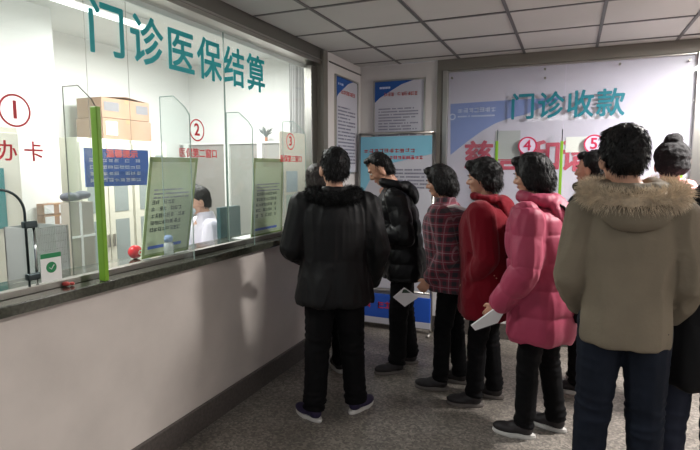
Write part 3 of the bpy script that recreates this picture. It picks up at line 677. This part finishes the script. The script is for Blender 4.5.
for i, ch_ in enumerate('门诊收款'): text(ch_, .238, M['teal2'], (-.345+i*.232, 0, .0), X, Z, 'character', hd, bold=.0045, sx=.93)
for i, (px_, py_, nn_) in enumerate(((527.5, 145.8, '4'), (594, 144, '5'))):
    q = at(px_, py_, 1, D-.022); e_ = empty('window_number', q, 0, ['red circled number four on the payment window', 'red circled number five on the payment window'][i], 'window number', 'red numbers on the payment window')
    mb = MB(); mb.prism([(.08*math.cos(2*PI*k/28), 0, .08*math.sin(2*PI*k/28)) for k in range(28)], (0, .001, 0)); mb.build('white_disc', M['film'], e_)
    mb = MB(); ringmark(mb, (0, -.001, 0), X, Z, .068, .08); mb.build('ring', M['pinkred'], e_)
    text(nn_, .13, M['pinkred'], (0, -.002, 0), X, Z, 'numeral', e_, bold=.002)
for i, (px_) in enumerate((497, 562, 682)):
    q = at(px_, 141 if i < 2 else 158, 1, D-.1); e_ = empty('glass_fin', (q.x, D-.04, 1.046), 0, ['glass divider with green taped edge behind the dark red coat queue', 'glass divider with green taped edge right of number four', 'glass divider with green taped edge at the right of the payment window'][i], 'glass divider', 'glass divider fins of the payment window')
    tz = q.z-1.046
    mb = MB(); mb.prism([(-.003, 0, 0), (-.003, -.06, 0), (-.003, -.06, tz), (-.003, -.03, tz+.1), (-.003, 0, tz+.1)], (.006, 0, 0)); mb.build('glass_plate', M['fin'], e_)
    mb = MB(); mb.tube([(0, -.06, tz), (0, -.03, tz+.1)], .004, 6); mb.build('polished_edge', M['gunmetal'], e_)
    mb = MB(); mb.box((-.012, -.072, 0), (.012, -.05, tz)); mb.build('edge_tape', M['green_tape'], e_, bevel=.003)

# ------------------------------------------------------------------ people
def dirat(la, x, y):
    a = Vector((x-CAM.x, y-CAM.y)).normalized(); l = Vector((-a.y, a.x)); v = l*la[0]+a*la[1]; return (v.x, v.y)
def fbm(p): return noise.noise(p)+.5*noise.noise(p*2.1)
def blades(pts, nrms, m, name, parent, length, width, droop=(0, 0, -.3), jitter=.5, seed=1, lie=None):
    rnd = random.Random(seed); vs = []; fs = []
    for p, n in zip(pts, nrms):
        p = Vector(p); n = Vector(n); d = (n+Vector(droop)+Vector((rnd.uniform(-1, 1), rnd.uniform(-1, 1), rnd.uniform(-1, 1)))*jitter).normalized()
        if lie: d = (d*(1-lie)+Vector(droop)*lie); d.normalize()
        s_ = d.cross(Vector((rnd.uniform(-1, 1), rnd.uniform(-1, 1), rnd.uniform(-1, 1)))).normalized()*width
        l = length*rnd.uniform(.6, 1.15); k = len(vs)
        q = p+d*l*.55; t = p+d*l+Vector(droop)*l*.3
        vs += [p-s_, p+s_, q+s_*.7, q-s_*.7, t]; fs += [(k, k+1, k+2, k+3), (k+3, k+2, k+4)]
    me = bpy.data.meshes.new(name); me.from_pydata(vs, [], fs); me.materials.append(m)
    o = bpy.data.objects.new(name, me); C.objects.link(o); o.parent = parent; return o
def merge_into(o, o2):
    """joins mesh o2 into mesh o as one mesh"""
    bm = bmesh.new(); bm.from_mesh(o.data); bm.from_mesh(o2.data); bm.to_mesh(o.data); bm.free()
    bpy.data.objects.remove(o2); return o
def person(label, x, y, face, H, coat, hem=.80, bulk=1.0, trousers=None, hair='short', hairm=None, lean=0, hyaw=0, hpitch=0, slant=0,
           armL=None, armR=None, legs=None, feet=None, shoe=None, sole=None, quilt=0, hood=None, fur=None, furm=None, collar=True, skin=None,
           sleeve=.062, handcurl=.5, folds=.006, glove=None, cname='coat', voxel=.0065, legw=1.0, cuff=.05, footz=True, eyes=True, foldscale=9, headdx=0, splay=(.15, -.15), hoodr=1.0, flare=1.0):
    s = H/1.72; skin = skin or M['skin']; hairm = hairm or M['hair']; trousers = trousers or M['trouser_black']
    face = dirat(face, x, y)
    root = empty('person', (x, y, 0), math.atan2(face[1], face[0])-PI/2, label, 'person')
    piv = Vector((0, -.01, 1.47)); HR = Matrix.Rotation(hyaw, 3, 'Z')@Matrix.Rotation(-hpitch, 3, 'X')
    hs = 1.06
    def deform(a, head=False):
        a = a.copy()
        if head:
            a = (a-np.array(piv))*hs@np.array(HR).T+np.array(piv)+np.array([headdx, 0, .0])
        dz = np.clip(a[:, 2]-.95, 0, None); a[:, 1] += lean*dz+lean*.6*dz*dz; a[:, 2] -= abs(lean)*.12*dz; a[:, 0] += slant*dz
        return a*s
    def hpt(p): return Vector(deform(np.array([list(p)]), True)[0])
    def mk(mb, vox, sm, head=False):
        mb.v = [tuple(r) for r in deform(np.array(mb.v, dtype=float), head)]; return blend(mb, vox, sm)
    shz = 1.385
    aL = armL or [(-.235, -.03, 1.10), (-.235, .07, .86)]; aR = armR or [(.235, -.03, 1.10), (.235, .07, .86)]
    arms = [(-1, [Vector((-.175, 0, shz))]+[Vector(q) for q in aL]), (1, [Vector((.175, 0, shz))]+[Vector(q) for q in aR])]
    lg = legs or [[(-.085, 0, .90), (-.095, .01, .48), (-.10, -.01, .09)], [(.085, 0, .90), (.095, .01, .48), (.10, -.01, .09)]]
    if feet: lg = [[(-.085, 0, .90), (((feet[0][0])-.085)/2, feet[0][1]/2+.015, .48), (feet[0][0], feet[0][1], .09)], [(.085, 0, .90), ((feet[1][0]+.085)/2, feet[1][1]/2+.015, .48), (feet[1][0], feet[1][1], .09)]]
    # body: head in its own frame then one union
    hb = MB()
    hb.ell((0, -.012, 1.622), (.073, .092, .090)); hb.ell((0, .028, 1.590), (.060, .060, .082)); hb.ell((0, .054, 1.527), (.036, .032, .026))
    hb.ell((0, .022, 1.548), (.054, .05, .045)); hb.cap((0, .084, 1.606), (0, .100, 1.578), .0085, .0125); hb.ell((0, .090, 1.574), (.019, .012, .010))
    hb.ell((0, .074, 1.628), (.044, .014, .011)); hb.ell((-.032, .060, 1.578), (.024, .022, .02)); hb.ell((.032, .060, 1.578), (.024, .022, .02)); hb.ell((0, .079, 1.548), (.022, .011, .012))
    for q in (-1, 1): hb.ell((q*.077, -.006, 1.588), (.010, .021, .033), Matrix.Rotation(q*-.3, 3, 'Z'))
    bb = MB(); bb.v = [tuple(r) for r in deform(np.array(hb.v), True)]; bb.f = hb.f
    b2 = MB(); nk = hpt((0, -.012, 1.54))/s
    b2.cap((0, -.02, 1.40), (0, -.015, 1.47), .058, .055)
    b2.cap((0, .0, .97), (0, .0, 1.33), .115, .12)
    for q in (-1, 1): b2.cap((q*.03, 0, 1.39), (q*.15, 0, 1.38), .05, .045)
    for sd, ar in arms:
        b2.cap(ar[0], ar[1], .045, .038); b2.cap(ar[1], ar[2], .036, .026)
    for q in lg:
        b2.cap(q[0], q[1], .075, .05); b2.cap(q[1], q[2], .045, .034)
    for sd, ar in arms:
        wv = ar[2]; d = (ar[2]-ar[1]).normalized(); d = (d+Vector((0, .15, -.05))).normalized()
        n = Vector((-sd, 0, 0)); n = (n-d*n.dot(d)).normalized(); a = d.cross(n)*1.0
        if a.dot(Vector((0, 1, .2))) < 0: a = -a
        R3 = Matrix((a, d, n)).transposed()
        if glove is None or True:
            b2.cap(wv-d*.02, wv+d*.02, .026, .026)
            b2.ell(wv+d*.052, (.040, .050, .016), R3)
            for i in range(4):
                base = wv+d*.088+a*(.030-.0205*i); ln = (.030, .034, .031, .024)[i]; dd = d.copy(); r = .0092; p0 = base-d*.02
                for k in range(3):
                    ang = handcurl*(.5+.5*k) if k else handcurl*.6
                    dd = (dd*math.cos(ang)+n*math.sin(ang)).normalized() if k or handcurl else dd
                    p1_ = p0+dd*(ln+(.02 if k == 0 else 0)); b2.cap(p0, p1_, r, r*.9); p0 = p1_; r *= .9
            t0 = wv+d*.03+a*.030; t1 = t0+(d*.7+a*.6+n*.35).normalized()*.036; t2 = t1+(d*.9+a*.1+n*.45).normalized()*.03
            b2.cap(t0, t1, .013, .011); b2.cap(t1, t2, .011, .009)
    bb2 = [tuple(r) for r in deform(np.array([tuple(v) for v in b2.v]), False)]
    nb_ = len(bb.v); bb.f = list(bb.f)+[tuple(i+nb_ for i in f) for f in b2.f]; bb.v = bb.v+bb2
    nk0 = Vector(deform(np.array([[0, -.015, 1.46]]))[0]); bb.cap(nk0, nk*s, .055*s, .052*s)
    body = finish(blend(bb, .0055, 2), 'body', skin, root)
    # eyes, brows, lips
    if eyes:
        for q in (-1, 1):
            mb = MB(); mb.ell((q*.031, .079, 1.604), (.0135, .0085, .0065), nu=12, nv=8); mb.k = 1; mb.ell((q*.031, .0835, 1.604), (.0055, .0048, .0055), nu=10, nv=6)
            mb.v = [tuple(r) for r in deform(np.array(mb.v), True)]; mb.build('eye', [M['eyewhite'], M['iris']], root, smooth=True)
            mb = MB(); mb.tube([(q*.014, .089, 1.622), (q*.030, .0885, 1.628), (q*.048, .079, 1.623)], [.0025, .0035, .002], 6); mb.v = [tuple(r) for r in deform(np.array(mb.v), True)]; mb.build('eyebrow', hairm, root)
        mb = MB(); mb.ell((0, .0895, 1.5515), (.020, .0055, .0038)); mb.ell((0, .0885, 1.5445), (.017, .006, .0045)); mb.v = [tuple(r) for r in deform(np.array(mb.v), True)]; mb.build('lips', M['lip'], root, smooth=True)
    # hair
    mb = MB(); HC = Vector((0, -.022, 1.635))
    if hair == 'short':
        mb.ell((0, -.032, 1.644), (.083, .092, .089)); mb.ell((0, -.045, 1.60), (.078, .072, .075)); mb.ell((0, .045, 1.695), (.055, .045, .030))
        for q in (-1, 1): mb.ell((q*.070, -.012, 1.635), (.012, .03, .035))
    elif hair == 'thick':
        mb.ell((0, -.024, 1.646), (.085, .099, .094)); mb.ell((0, -.044, 1.60), (.078, .068, .075)); mb.ell((0, .045, 1.70), (.062, .05, .036))
        for q in (-1, 1): mb.ell((q*.073, -.012, 1.625), (.016, .036, .045))
    elif hair == 'bob':
        mb.ell((0, -.022, 1.646), (.094, .108, .098)); mb.ell((0, -.05, 1.59), (.092, .080, .095)); mb.ell((0, .050, 1.690), (.066, .050, .036))
        for q in (-1, 1): mb.ell((q*.078, -.01, 1.60), (.022, .050, .085))
    elif hair == 'cropped':
        mb.ell((0, -.031, 1.643), (.079, .089, .084)); mb.ell((0, -.045, 1.60), (.073, .066, .066)); mb.ell((0, .040, 1.692), (.046, .036, .022))
    elif hair == 'perm':
        mb.ell((0, -.022, 1.650), (.092, .108, .096)); mb.ell((0, -.05, 1.585), (.086, .075, .08)); mb.ell((0, .055, 1.690), (.066, .050, .040))
        for q in (-1, 1): mb.ell((q*.076, -.015, 1.615), (.020, .045, .06))
    elif hair == 'hat':
        mb.ell((0, -.022, 1.655), (.098, .112, .094)); mb.ell((0, -.05, 1.60), (.092, .085, .07)); mb.ell((0, -.03, 1.745), (.05, .05, .045))
    me = mk(mb, .006, 4, True); a, nr = getv(me)
    hc = np.array(hpt(HC)); 
    for i in range(len(a)):
        v = Vector(a[i]-hc); az = math.atan2(v.x, -v.y)
        if hair in ('perm', 'hat'): dsp = .006*fbm(Vector(a[i])*38)
        else: dsp = .0035*noise.noise(Vector((v.x*95, v.y*95, v.z*18)))+.004*fbm(Vector(a[i])*14)
        a[i] += nr[i]*dsp
    setv(me, a); ho = finish(me, 'knitted_hat' if hair == 'hat' else 'hair', M['wool_black'] if hair == 'hat' else hairm, root)
    if hair in ('thick', 'short', 'bob', 'cropped', 'perm'):
        sel = np.random.RandomState(3).choice(len(a), min(2600, len(a)), replace=True); up = np.array([0, 0, 1.])
        pts = a[sel]; nn_ = nr[sel]; keep = nn_[:, 1] < .45
        dirs = nn_[keep]*(.55 if hair == 'thick' else .25)
        bl = blades(pts[keep], dirs, hairm, 'h', root, .020 if hair in ('thick',) else .022, .0014, droop=(0, -.25, -.8), jitter=.28, seed=5); merge_into(ho, bl)
    # coat
    if coat is not None:
        mb = MB(); b = bulk; top = [
            (0, -.005, hem, .185*b*flare, .145*b*flare), (0, -.005, hem+.03, .190*b*flare, .150*b*flare), (0, -.005, (hem+1.02)/2, .188*b*(flare*.6+.4), .148*b*(flare*.6+.4)), (0, -.002, 1.05, .180*b, .138*b), (0, 0, 1.18, .188*b, .142*b),
            (0, 0, 1.28, .192*b, .140*b), (0, -.005, 1.36, .188*b, .122*b), (0, -.012, 1.41, .150*b, .098*b), (0, -.015, 1.445, .092, .080), (0, -.015, 1.475, .074, .074)]
        mb.loft(top)
        for sd, ar in arms:
            w0, e0, s0 = ar[2], ar[1], Vector((ar[0].x*(b*.5+.5), ar[0].y, ar[0].z-.012)); dd = (w0-e0).normalized()
            mid1 = s0.lerp(e0, .5); mid2 = e0.lerp(w0, .5)
            mb.ell(s0, (sleeve*1.22,)*3); mb.cap(s0, mid1, sleeve*1.22, sleeve*1.1); mb.cap(mid1, e0, sleeve*1.1, sleeve); mb.cap(e0, mid2, sleeve, sleeve*.93)
            mb.tube([mid2, w0-dd*.012, w0], [sleeve*.93, sleeve*.80, sleeve*.66], 14)
        if collar: mb.tube([(0, -.018, 1.43), (0, -.012, 1.50)], [.086, .078], 20)
        me = mk(mb, voxel, 10); a, nr = getv(me); ash = [[np.array(deform(np.array([list(q)]))[0]) for q in ar] for sd, ar in arms]
        # distance along sleeves for quilting
        def seg(P_, A, B):
            ab = B-A; t = np.clip(((P_-A)@ab)/(ab@ab), 0, 1); return np.linalg.norm(P_-(A+t[:, None]*ab), axis=1), t*np.linalg.norm(ab)
        best = np.full(len(a), 9.); along = np.zeros(len(a))
        for A3 in ash:
            l0 = np.linalg.norm(A3[1]-A3[0])
            for k in (0, 1):
                dd, tt = seg(a, A3[k], A3[k+1]); m_ = dd < best; best[m_] = dd[m_]; along[m_] = tt[m_]+k*l0
        onarm = np.clip(1-(best-sleeve*s)/(.03), 0, 1)
        disp = np.zeros(len(a))
        for i in range(len(a)):
            v = Vector(a[i]); u = Vector((v.x*foldscale, v.y*foldscale, v.z*foldscale*.55+along[i]*6))
            t = noise.noise(u); disp[i] = folds*(1.1*t+.8*(1-abs(noise.noise(u*1.9+Vector((3, 1, 7)))*2)))-folds*.5
        # hanging folds above hem
        az = np.arctan2(a[:, 1], a[:, 0]); low = np.clip((1.05*s-a[:, 2])/(.3*s), 0, 1)*(1-onarm)
        disp += low*.006*np.sin(az*7+a[:, 2]*3)
        if quilt:
            qz = np.abs(np.sin(PI*a[:, 2]/(quilt*s))); qa = np.abs(np.sin(PI*along/(quilt*s)))
            qq = qz*(1-onarm)+qa*onarm; disp += -.012*(1-np.clip(qq, 0, 1)**.5)
        a += nr*disp[:, None]; setv(me, a); co = finish(me, cname, coat, root)
        # hem band / cuffs read as parts
        mb = MB()
        for sd, ar in arms:
            dd = (ar[2]-ar[1]).normalized(); mb = MB(); mb.tube([ar[2]-dd*.028, ar[2]-dd*.005, ar[2]+dd*.006], [sleeve*.72, sleeve*.72, sleeve*.62], 16, False)
            finish(mk(mb, .005, 2), 'cuff', coat, root)
    # hood / fur collar
    if hood:
        mb = MB(); hr = hoodr
        for k in range(15):
            t = math.radians(-135+270*k/14); r = .105; c_ = math.cos(t)
            mb.ell((math.sin(t)*r, -.015-c_*r*.95, 1.475-.02*c_+.0*k), (.046*hr, .046*hr, (.040+.012*max(c_, 0))*hr))
        mb.ell((0, -.135, 1.40), (.135, .060, .085)); mb.ell((0, -.12, 1.44), (.125, .055, .06))
        me = mk(mb, .007, 5); a, nr = getv(me)
        for i in range(len(a)): a[i] += nr[i]*(.009*fbm(Vector(a[i])*12))
        setv(me, a); finish(me, 'hood', hood, root)
    if fur:
        mb = MB()
        if fur == 'trim':
            path = []
            for k in range(25):
                t = math.radians(-150+300*k/24); c_ = math.cos(t); path.append((math.sin(t)*.165, -.03-c_*.135, 1.455+.015*(1-c_)-.02*max(0, c_)))
            for i in range(24): mb.cap(path[i], path[i+1], .032, .032)
            ln, wd, cnt = .042, .0011, 9000
        else:
            for k in range(19):
                t = math.radians(-160+320*k/18); c_ = math.cos(t); rr = .125 if c_ > 0 else .11
                mb.ell((math.sin(t)*rr*1.12, -.012-c_*rr*.85, 1.455-.03*max(c_, 0)), (.050, .048, .042))
            mb.ell((0, -.085, 1.425), (.15, .05, .045))
            ln, wd, cnt = .022, .0013, 5000
        me = mk(mb, .008, 4); a, nr = getv(me)
        for i in range(len(a)): a[i] += nr[i]*(.008*fbm(Vector(a[i])*25))
        setv(me, a); fo = finish(me, 'fur_collar', furm, root)
        sel = np.random.RandomState(9).randint(0, len(a), cnt); bl = blades(a[sel], nr[sel], furm, 'f', root, ln, wd, droop=(0, 0, -.25), jitter=.55, seed=8); merge_into(fo, bl)
    # trousers
    mb = MB(); mb.ell((0, -.01, .93), (.155, .118, .12)); mb.ell((0, -.045, .90), (.13, .085, .09)); w_ = legw
    for q in lg:
        h_, k_, a_ = map(Vector, q); ad = (a_-k_).normalized()
        mb.cap(h_, k_, .093*w_, .070*w_); mb.cap(k_, k_.lerp(a_, .5), .070*w_, .064*w_); mb.tube([k_.lerp(a_, .5), a_+ad*.0, a_+ad*.018], [.064*w_, .062*w_, .060*w_], 14)
    me = mk(mb, .008, 4); a, nr = getv(me)
    for i in range(len(a)):
        v = Vector(a[i]); z = v.z/s; kf = math.exp(-((z-.48)/.09)**2)+1.3*math.exp(-((z-.12)/.07)**2)+.35
        a[i] += nr[i]*(.007*kf*(1-abs(noise.noise(Vector((v.x*6, v.y*6, v.z*22)))*2.4))-.003*kf)
    setv(me, a); finish(me, 'trousers', trousers, root)
    # shoes
    for q, sd, sp_ in zip(lg, (-1, 1), splay):
        k_, a_ = Vector(q[1]), Vector(q[2]); a_ = a_*s; RZ = Matrix.Translation(a_)@Matrix.Rotation(sp_, 4, 'Z')@Matrix.Translation(-a_)
        so = mat_none = None
        fl = a_.z-.09*s
        mb = MB(); mb.ell((a_.x, a_.y-.005, fl+.055), (.040, .050, .045)); mb.ell((a_.x+sd*.004, a_.y+.10, fl+.040), (.044, .085, .034)); mb.ell((a_.x, a_.y+.04, fl+.052), (.040, .07, .040)); mb.cap((a_.x, a_.y-.01, fl+.06), (a_.x, a_.y-.01, fl+.10), .042, .038)
        mb.v = [tuple(RZ@Vector(v)) for v in mb.v]
        me = blend(mb, .006, 3); v_, _ = getv(me); v_[:, 2] = np.maximum(v_[:, 2], fl+.016); setv(me, v_)
        so = finish(me, 'shoe', shoe or M['shoe_dark'], root)
        mb = MB(); ring = []
        for z_, g in ((fl+.001, .95), (fl+.012, 1.0), (fl+.026, .97)):
            ring.append([(a_.x+sd*.003*(1 if math.sin(t) > 0 else 0)+g*(.046 if math.sin(t) > 0 else .040)*math.cos(t), a_.y+.058+g*.128*math.sin(t), z_) for t in [2*PI*k/28 for k in range(28)]])
        mb.rings(ring); mb.v = [tuple(RZ@Vector(v)) for v in mb.v]; mb.build('sole', sole or M['sole'], so)
    return root
M['wool_black'] = mat('black_knit', (22, 20, 22), .95, bump=.5, bscale=120)
Lf = Vector((-math.cos(YAW), -math.sin(YAW)))   # image left
Aw = Vector((-math.sin(YAW), math.cos(YAW)))    # away from camera
def dirn(l, a): return (l, a)
def fl(px, py): q = at(px, py, 2, 0); return q.x, q.y
# A: black fur collared man at window
x, y = fl(335, 415)
person('man seen from behind in a bulky black coat with black fur collar at the counter', x, y, dirn(.05, 1), 1.705, M['nylon_black'], hem=.765, bulk=1.17, hair='short', hyaw=.25,
       armL=[(-.262, -.02, 1.12), (-.18, .20, 1.02)], armR=[(.27, -.04, 1.11), (.23, .08, .86)], fur='collar', furm=M['fur_black'], sleeve=.082, shoe=M['shoe_purple'], sole=M['sole'],
       flare=1.14, feet=[(-.135, -.05), (.14, .04)], splay=(.65, -.75), folds=.009, legw=1.2, trousers=M['trouser_black'])
# A2: person hidden in front
x, y = .36, 3.42
person('dark haired person in black mostly hidden in front of the fur collared man', x, y, dirn(.5, 1), 1.60, M['puffer_black'], hem=.75, bulk=1.1, hair='bob', hairm=M['hair2'], hpitch=.2, slant=-.14, feet=[(-.1, 0), (.12, .1)],
     armL=[(-.20, .05, 1.10), (-.12, .16, 1.10)], armR=[(.22, .05, 1.10), (.14, .20, 1.08)])
# B: young man black puffer looking down
x, y = fl(402, 368)
person('young man in a black hooded puffer coat looking down, facing left', x, y, dirn(1, -.12), 1.725, M['puffer_black'], hem=.74, bulk=1.16, hair='cropped', hpitch=.45, hyaw=-.05, lean=.14, quilt=.11, sleeve=.078,
     armL=[(-.27, .0, 1.10), (-.15, .24, 1.12)], armR=[(.26, .02, 1.10), (.12, .26, 1.12)], hood=M['puffer_black'], feet=[(-.09, .05), (.1, -.08)], shoe=M['shoe_dark'], sole=M['sole_dark'], legw=1.1)
# C: plaid
x, y = fl(450, 386)
person('short haired woman in a red plaid coat holding a white paper, facing left', x, y, dirn(1, .2), 1.605, M['plaid'], hem=.80, bulk=1.34, hair='bob', hpitch=.06, lean=.11, hyaw=0, sleeve=.078, quilt=.0,
     armL=[(-.25, -.04, 1.10), (-.20, .13, .88)], armR=[(.23, -.02, 1.10), (.14, .06, .93)], feet=[(-.09, .06), (.09, -.06)], shoe=M['shoe_dark'], sole=M['sole_dark'], handcurl=.6, skin=M['skin'])
# D: dark red
x, y = fl(484, 402)
person('woman in a dark red wool coat standing behind the plaid coat, facing left', x, y, dirn(1, .12), 1.64, M['wool_red'], hem=.66, bulk=1.34, hair='perm', hpitch=.05, hyaw=.0, lean=.05, sleeve=.082, hoodr=.74, hood=M['wool_red'],
     armL=[(-.255, -.03, 1.10), (-.165, .08, .93)], armR=[(.23, -.02, 1.10), (.14, .06, .95)], feet=[(-.09, .06), (.10, -.06)], sole=M['sole_dark'])
# E: pink
x, y = fl(536, 433)
person('woman in a pink hooded puffer jacket holding folded white papers, facing left', x, y, dirn(1, .25), 1.665, M['pink'], hem=.63, bulk=1.36, hair='bob', hpitch=.10, hyaw=0, lean=.08, sleeve=.088, quilt=.16, hood=M['pink'],
     armL=[(-.29, .01, 1.08), (-.24, .19, .84)], armR=[(.26, .0, 1.09), (.15, .2, 1.0)], feet=[(-.09, .05), (.11, -.09)], shoe=M['shoe_dark'], sole=M['sole'], handcurl=.6, folds=.008)
# F: khaki
x, y = 2.22, 2.48
person('man seen from behind in a khaki parka with a tan fur trimmed hood', x, y, dirn(.08, 1), 1.755, M['khaki'], hem=.825, bulk=.94, hair='thick', hpitch=.08, hyaw=.35, headdx=-.035, sleeve=.070, hood=M['khaki'], fur='trim', furm=M['fur_tan'],
     armL=[(-.225, -.02, 1.10), (-.17, .14, .93)], armR=[(.225, .0, 1.10), (.19, .14, .92)], trousers=M['denim'], feet=[(-.12, 0), (.12, .02)], legw=1.08, folds=.007, voxel=.007, foldscale=7)
# G
q = at(594, 160, 1, 3.75)
person('black haired person in a black coat behind the pink jacket, right of number five', q.x, 3.95, dirn(1, .4), 1.70, M['puffer_black'], hem=.7, bulk=1.1, hair='short', hood=M['puffer_black'], hpitch=.05)
# H
q = at(664, 160, 1, 3.6)
person('person in a black knitted hat and pink coat near the right of the payment window', q.x+.07, 3.82, dirn(.2, 1), 1.73, M['pink_knit'], hem=.75, bulk=1.12, hair='hat', hood=M['pink_knit'])
# I
q = at(694, 230, 1, 2.55)
person('person in a black coat partly hidden at the right edge behind the khaki parka', q.x+.08, 2.68, dirn(.05, 1), 1.52, M['nylon_black'], hem=.72, bulk=1.15, hair='short', trousers=M['trouser_blue'],
     armL=[(-.25, -.03, 1.08), (-.25, .03, .80)], sleeve=.072)
# clerk (seated)
q = at(207, 200, 0, -.95)
cl = person('seated clerk in a white uniform and pale face mask behind the glass', q.x, q.y, (.92, -.30), 1.62, M['coat_white'], hem=.86, bulk=.98, hair='short', hpitch=.3, hyaw=0,
     legs=[[(-.085, 0, .90), (-.10, .40, .90), (-.10, .42, .36)], [(.085, 0, .90), (.10, .40, .90), (.10, .42, .36)]], armL=[(-.23, .08, 1.14), (-.14, .30, 1.19)], armR=[(.23, .08, 1.14), (.14, .30, 1.19)], skin=M['skin2'], lean=.05)
cl.location.z = -.19
mb = MB(); mb.ell((0, .078, 1.548), (.050, .034, .038)); me = blend(mb, .006, 3); mo_ = finish(me, 'face_mask', M['mask'], cl)
hp = Matrix.Rotation(-.3, 3, 'X'); a, _ = getv(me); piv = np.array([0, -.01, 1.47]); a = ((a-piv)*1.06)@np.array(hp).T+piv
dz = np.clip(a[:, 2]-.95, 0, None); a[:, 1] += .05*dz+.03*dz*dz; a[:, 2] -= .006*dz; setv(me, a*1.62/1.72)
# clerk's chair
chx, chy = q.x, q.y
co = empty('office_chair', (chx-.02, chy, 0), math.atan2(-.30, .92)-PI/2, 'black office chair with arched back behind the clerk', 'chair')
mb = MB(); mb.box((-.22, -.2, .44), (.22, .24, .48)); mb.build('seat', M['black'], co, bevel=.02)
mb = MB(); pts = [(-.17, -.24, .45)]+[(-.17*math.cos(t), -.26, 1.32+.14*math.sin(t)) for t in [PI*k/10 for k in range(11)]]+[(.17, -.24, .45)]; mb.tube(pts, .012, 8); mb.build('back_hoop', M['gunmetal'], co, smooth=True)
mb = MB(); mb.box((-.15, -.255, .55), (.15, -.24, 1.1)); mb.build('back_pad', M['black'], co, bevel=.01)
mb = MB(); mb.tube([(0, 0, .05), (0, 0, .36)], .025, 10); mb.build('column', M['black'], co)
for k in range(5):
    t = 2*PI*k/5; mb = MB(); mb.tube([(0, 0, .07), (.25*math.cos(t), .25*math.sin(t), .04)], [.02, .014], 8); mb.ell((.25*math.cos(t), .25*math.sin(t), .025), (.025, .025, .025)); mb.build('leg', M['black'], co)
# ------------------------------------------------------------------ things held / carried
def bag(name, lab, loc, rz, w_, d_, h_, m):
    e_ = empty(name, loc, rz, lab, 'bag')
    mb = MB(); mb.loft([(0, 0, 0, w_*.46, d_*.42), (0, 0, h_*.1, w_*.5, d_*.5), (0, 0, h_*.6, w_*.5, d_*.5), (0, -.01, h_*.88, w_*.42, d_*.4), (0, -.01, h_, w_*.2, d_*.22)], p=3)
    me = blend(mb, .01, 4); a, nr = getv(me)
    for i in range(len(a)): a[i] += nr[i]*.005*fbm(Vector(a[i])*16)
    setv(me, a); finish(me, 'bag_body', m, e_); return e_
# backpack of the plaid woman
x, y = fl(450, 386); fc = Vector(dirat((1, .2), x, y)).normalized(); bx, by = x-fc.x*.225, y-fc.y*.225
e_ = bag('backpack', 'black backpack worn by the woman in the plaid coat', (bx, by, .98), math.atan2(fc.y, fc.x)-PI/2, .30, .13, .42, M['nylon_black'])
mb = MB(); mb.tube([(-.10, .06, .28), (-.10, .12, .335), (-.10, .20, .36), (-.10, .27, .345), (-.105, .34, .28), (-.11, .37, .18)], .011, 8); mb.build('shoulder_strap', M['strap'], e_, smooth=True)
# papers
def papers(name, lab, px, py, depthpt, quad_px, th):
    """quad given in local metres in the vertical plane facing the viewer, slightly tilted"""
    e_ = empty(name, depthpt, 0, lab, 'papers'); R_ = Vector((math.cos(YAW), math.sin(YAW), 0)); U_ = Vector((-.25*math.sin(YAW)*-1, .25*math.cos(YAW)*-1, 1)).normalized()
    P_ = [R_*a+U_*b for a, b in quad_px]; n = R_.cross(U_)
    mb = MB(); mb.prism(P_, n*th); mb.build('sheet', M['paper'], e_); return e_, P_, n
Pc = at(408, 297, 1, 3.36); e_, P_, n_ = papers('paper_form', 'white paper form held low by the woman in the plaid coat', 0, 0, Pc, [(-.105, .0), (-.02, -.075), (.075, .0), (-.03, .075)], .003)
mb = MB(); mb.prism([P_[3]*.82+P_[0]*.1+n_*.0035, P_[3]*.82+P_[2]*.1+n_*.0035, P_[3]*.45+P_[2]*.4+n_*.0035, P_[3]*.45+P_[0]*.3+n_*.0035], n_*.001); mb.build('photo_print', M['ink'], e_)
Pe = at(489, 318, 1, 2.93); papers('folded_papers', 'folded white papers held low by the woman in the pink jacket', 0, 0, Pe, [(-.10, -.045), (-.075, -.075), (.05, -.025), (.085, .06), (.045, .085)], .012)
# handbag behind pink woman
x, y = fl(536, 433); fc = Vector(dirat((1, .2), x, y)).normalized(); e_ = bag('handbag', 'small black shoulder bag hanging behind the pink jacket', (x-fc.x*.215+fc.y*.02, y-fc.y*.215-fc.x*.02, .74), math.atan2(fc.y, fc.x)-PI/2, .22, .10, .17, M['nylon_black'])
mb = MB(); mb.tube([(.07, 0, .15), (.04, -.01, .28), (-.03, .0, .42), (-.09, .045, .56), (-.11, .10, .645), (-.10, .17, .68), (-.09, .25, .68), (-.085, .32, .63)], .008, 8); mb.build('shoulder_strap', M['nylon_black'], e_, smooth=True)
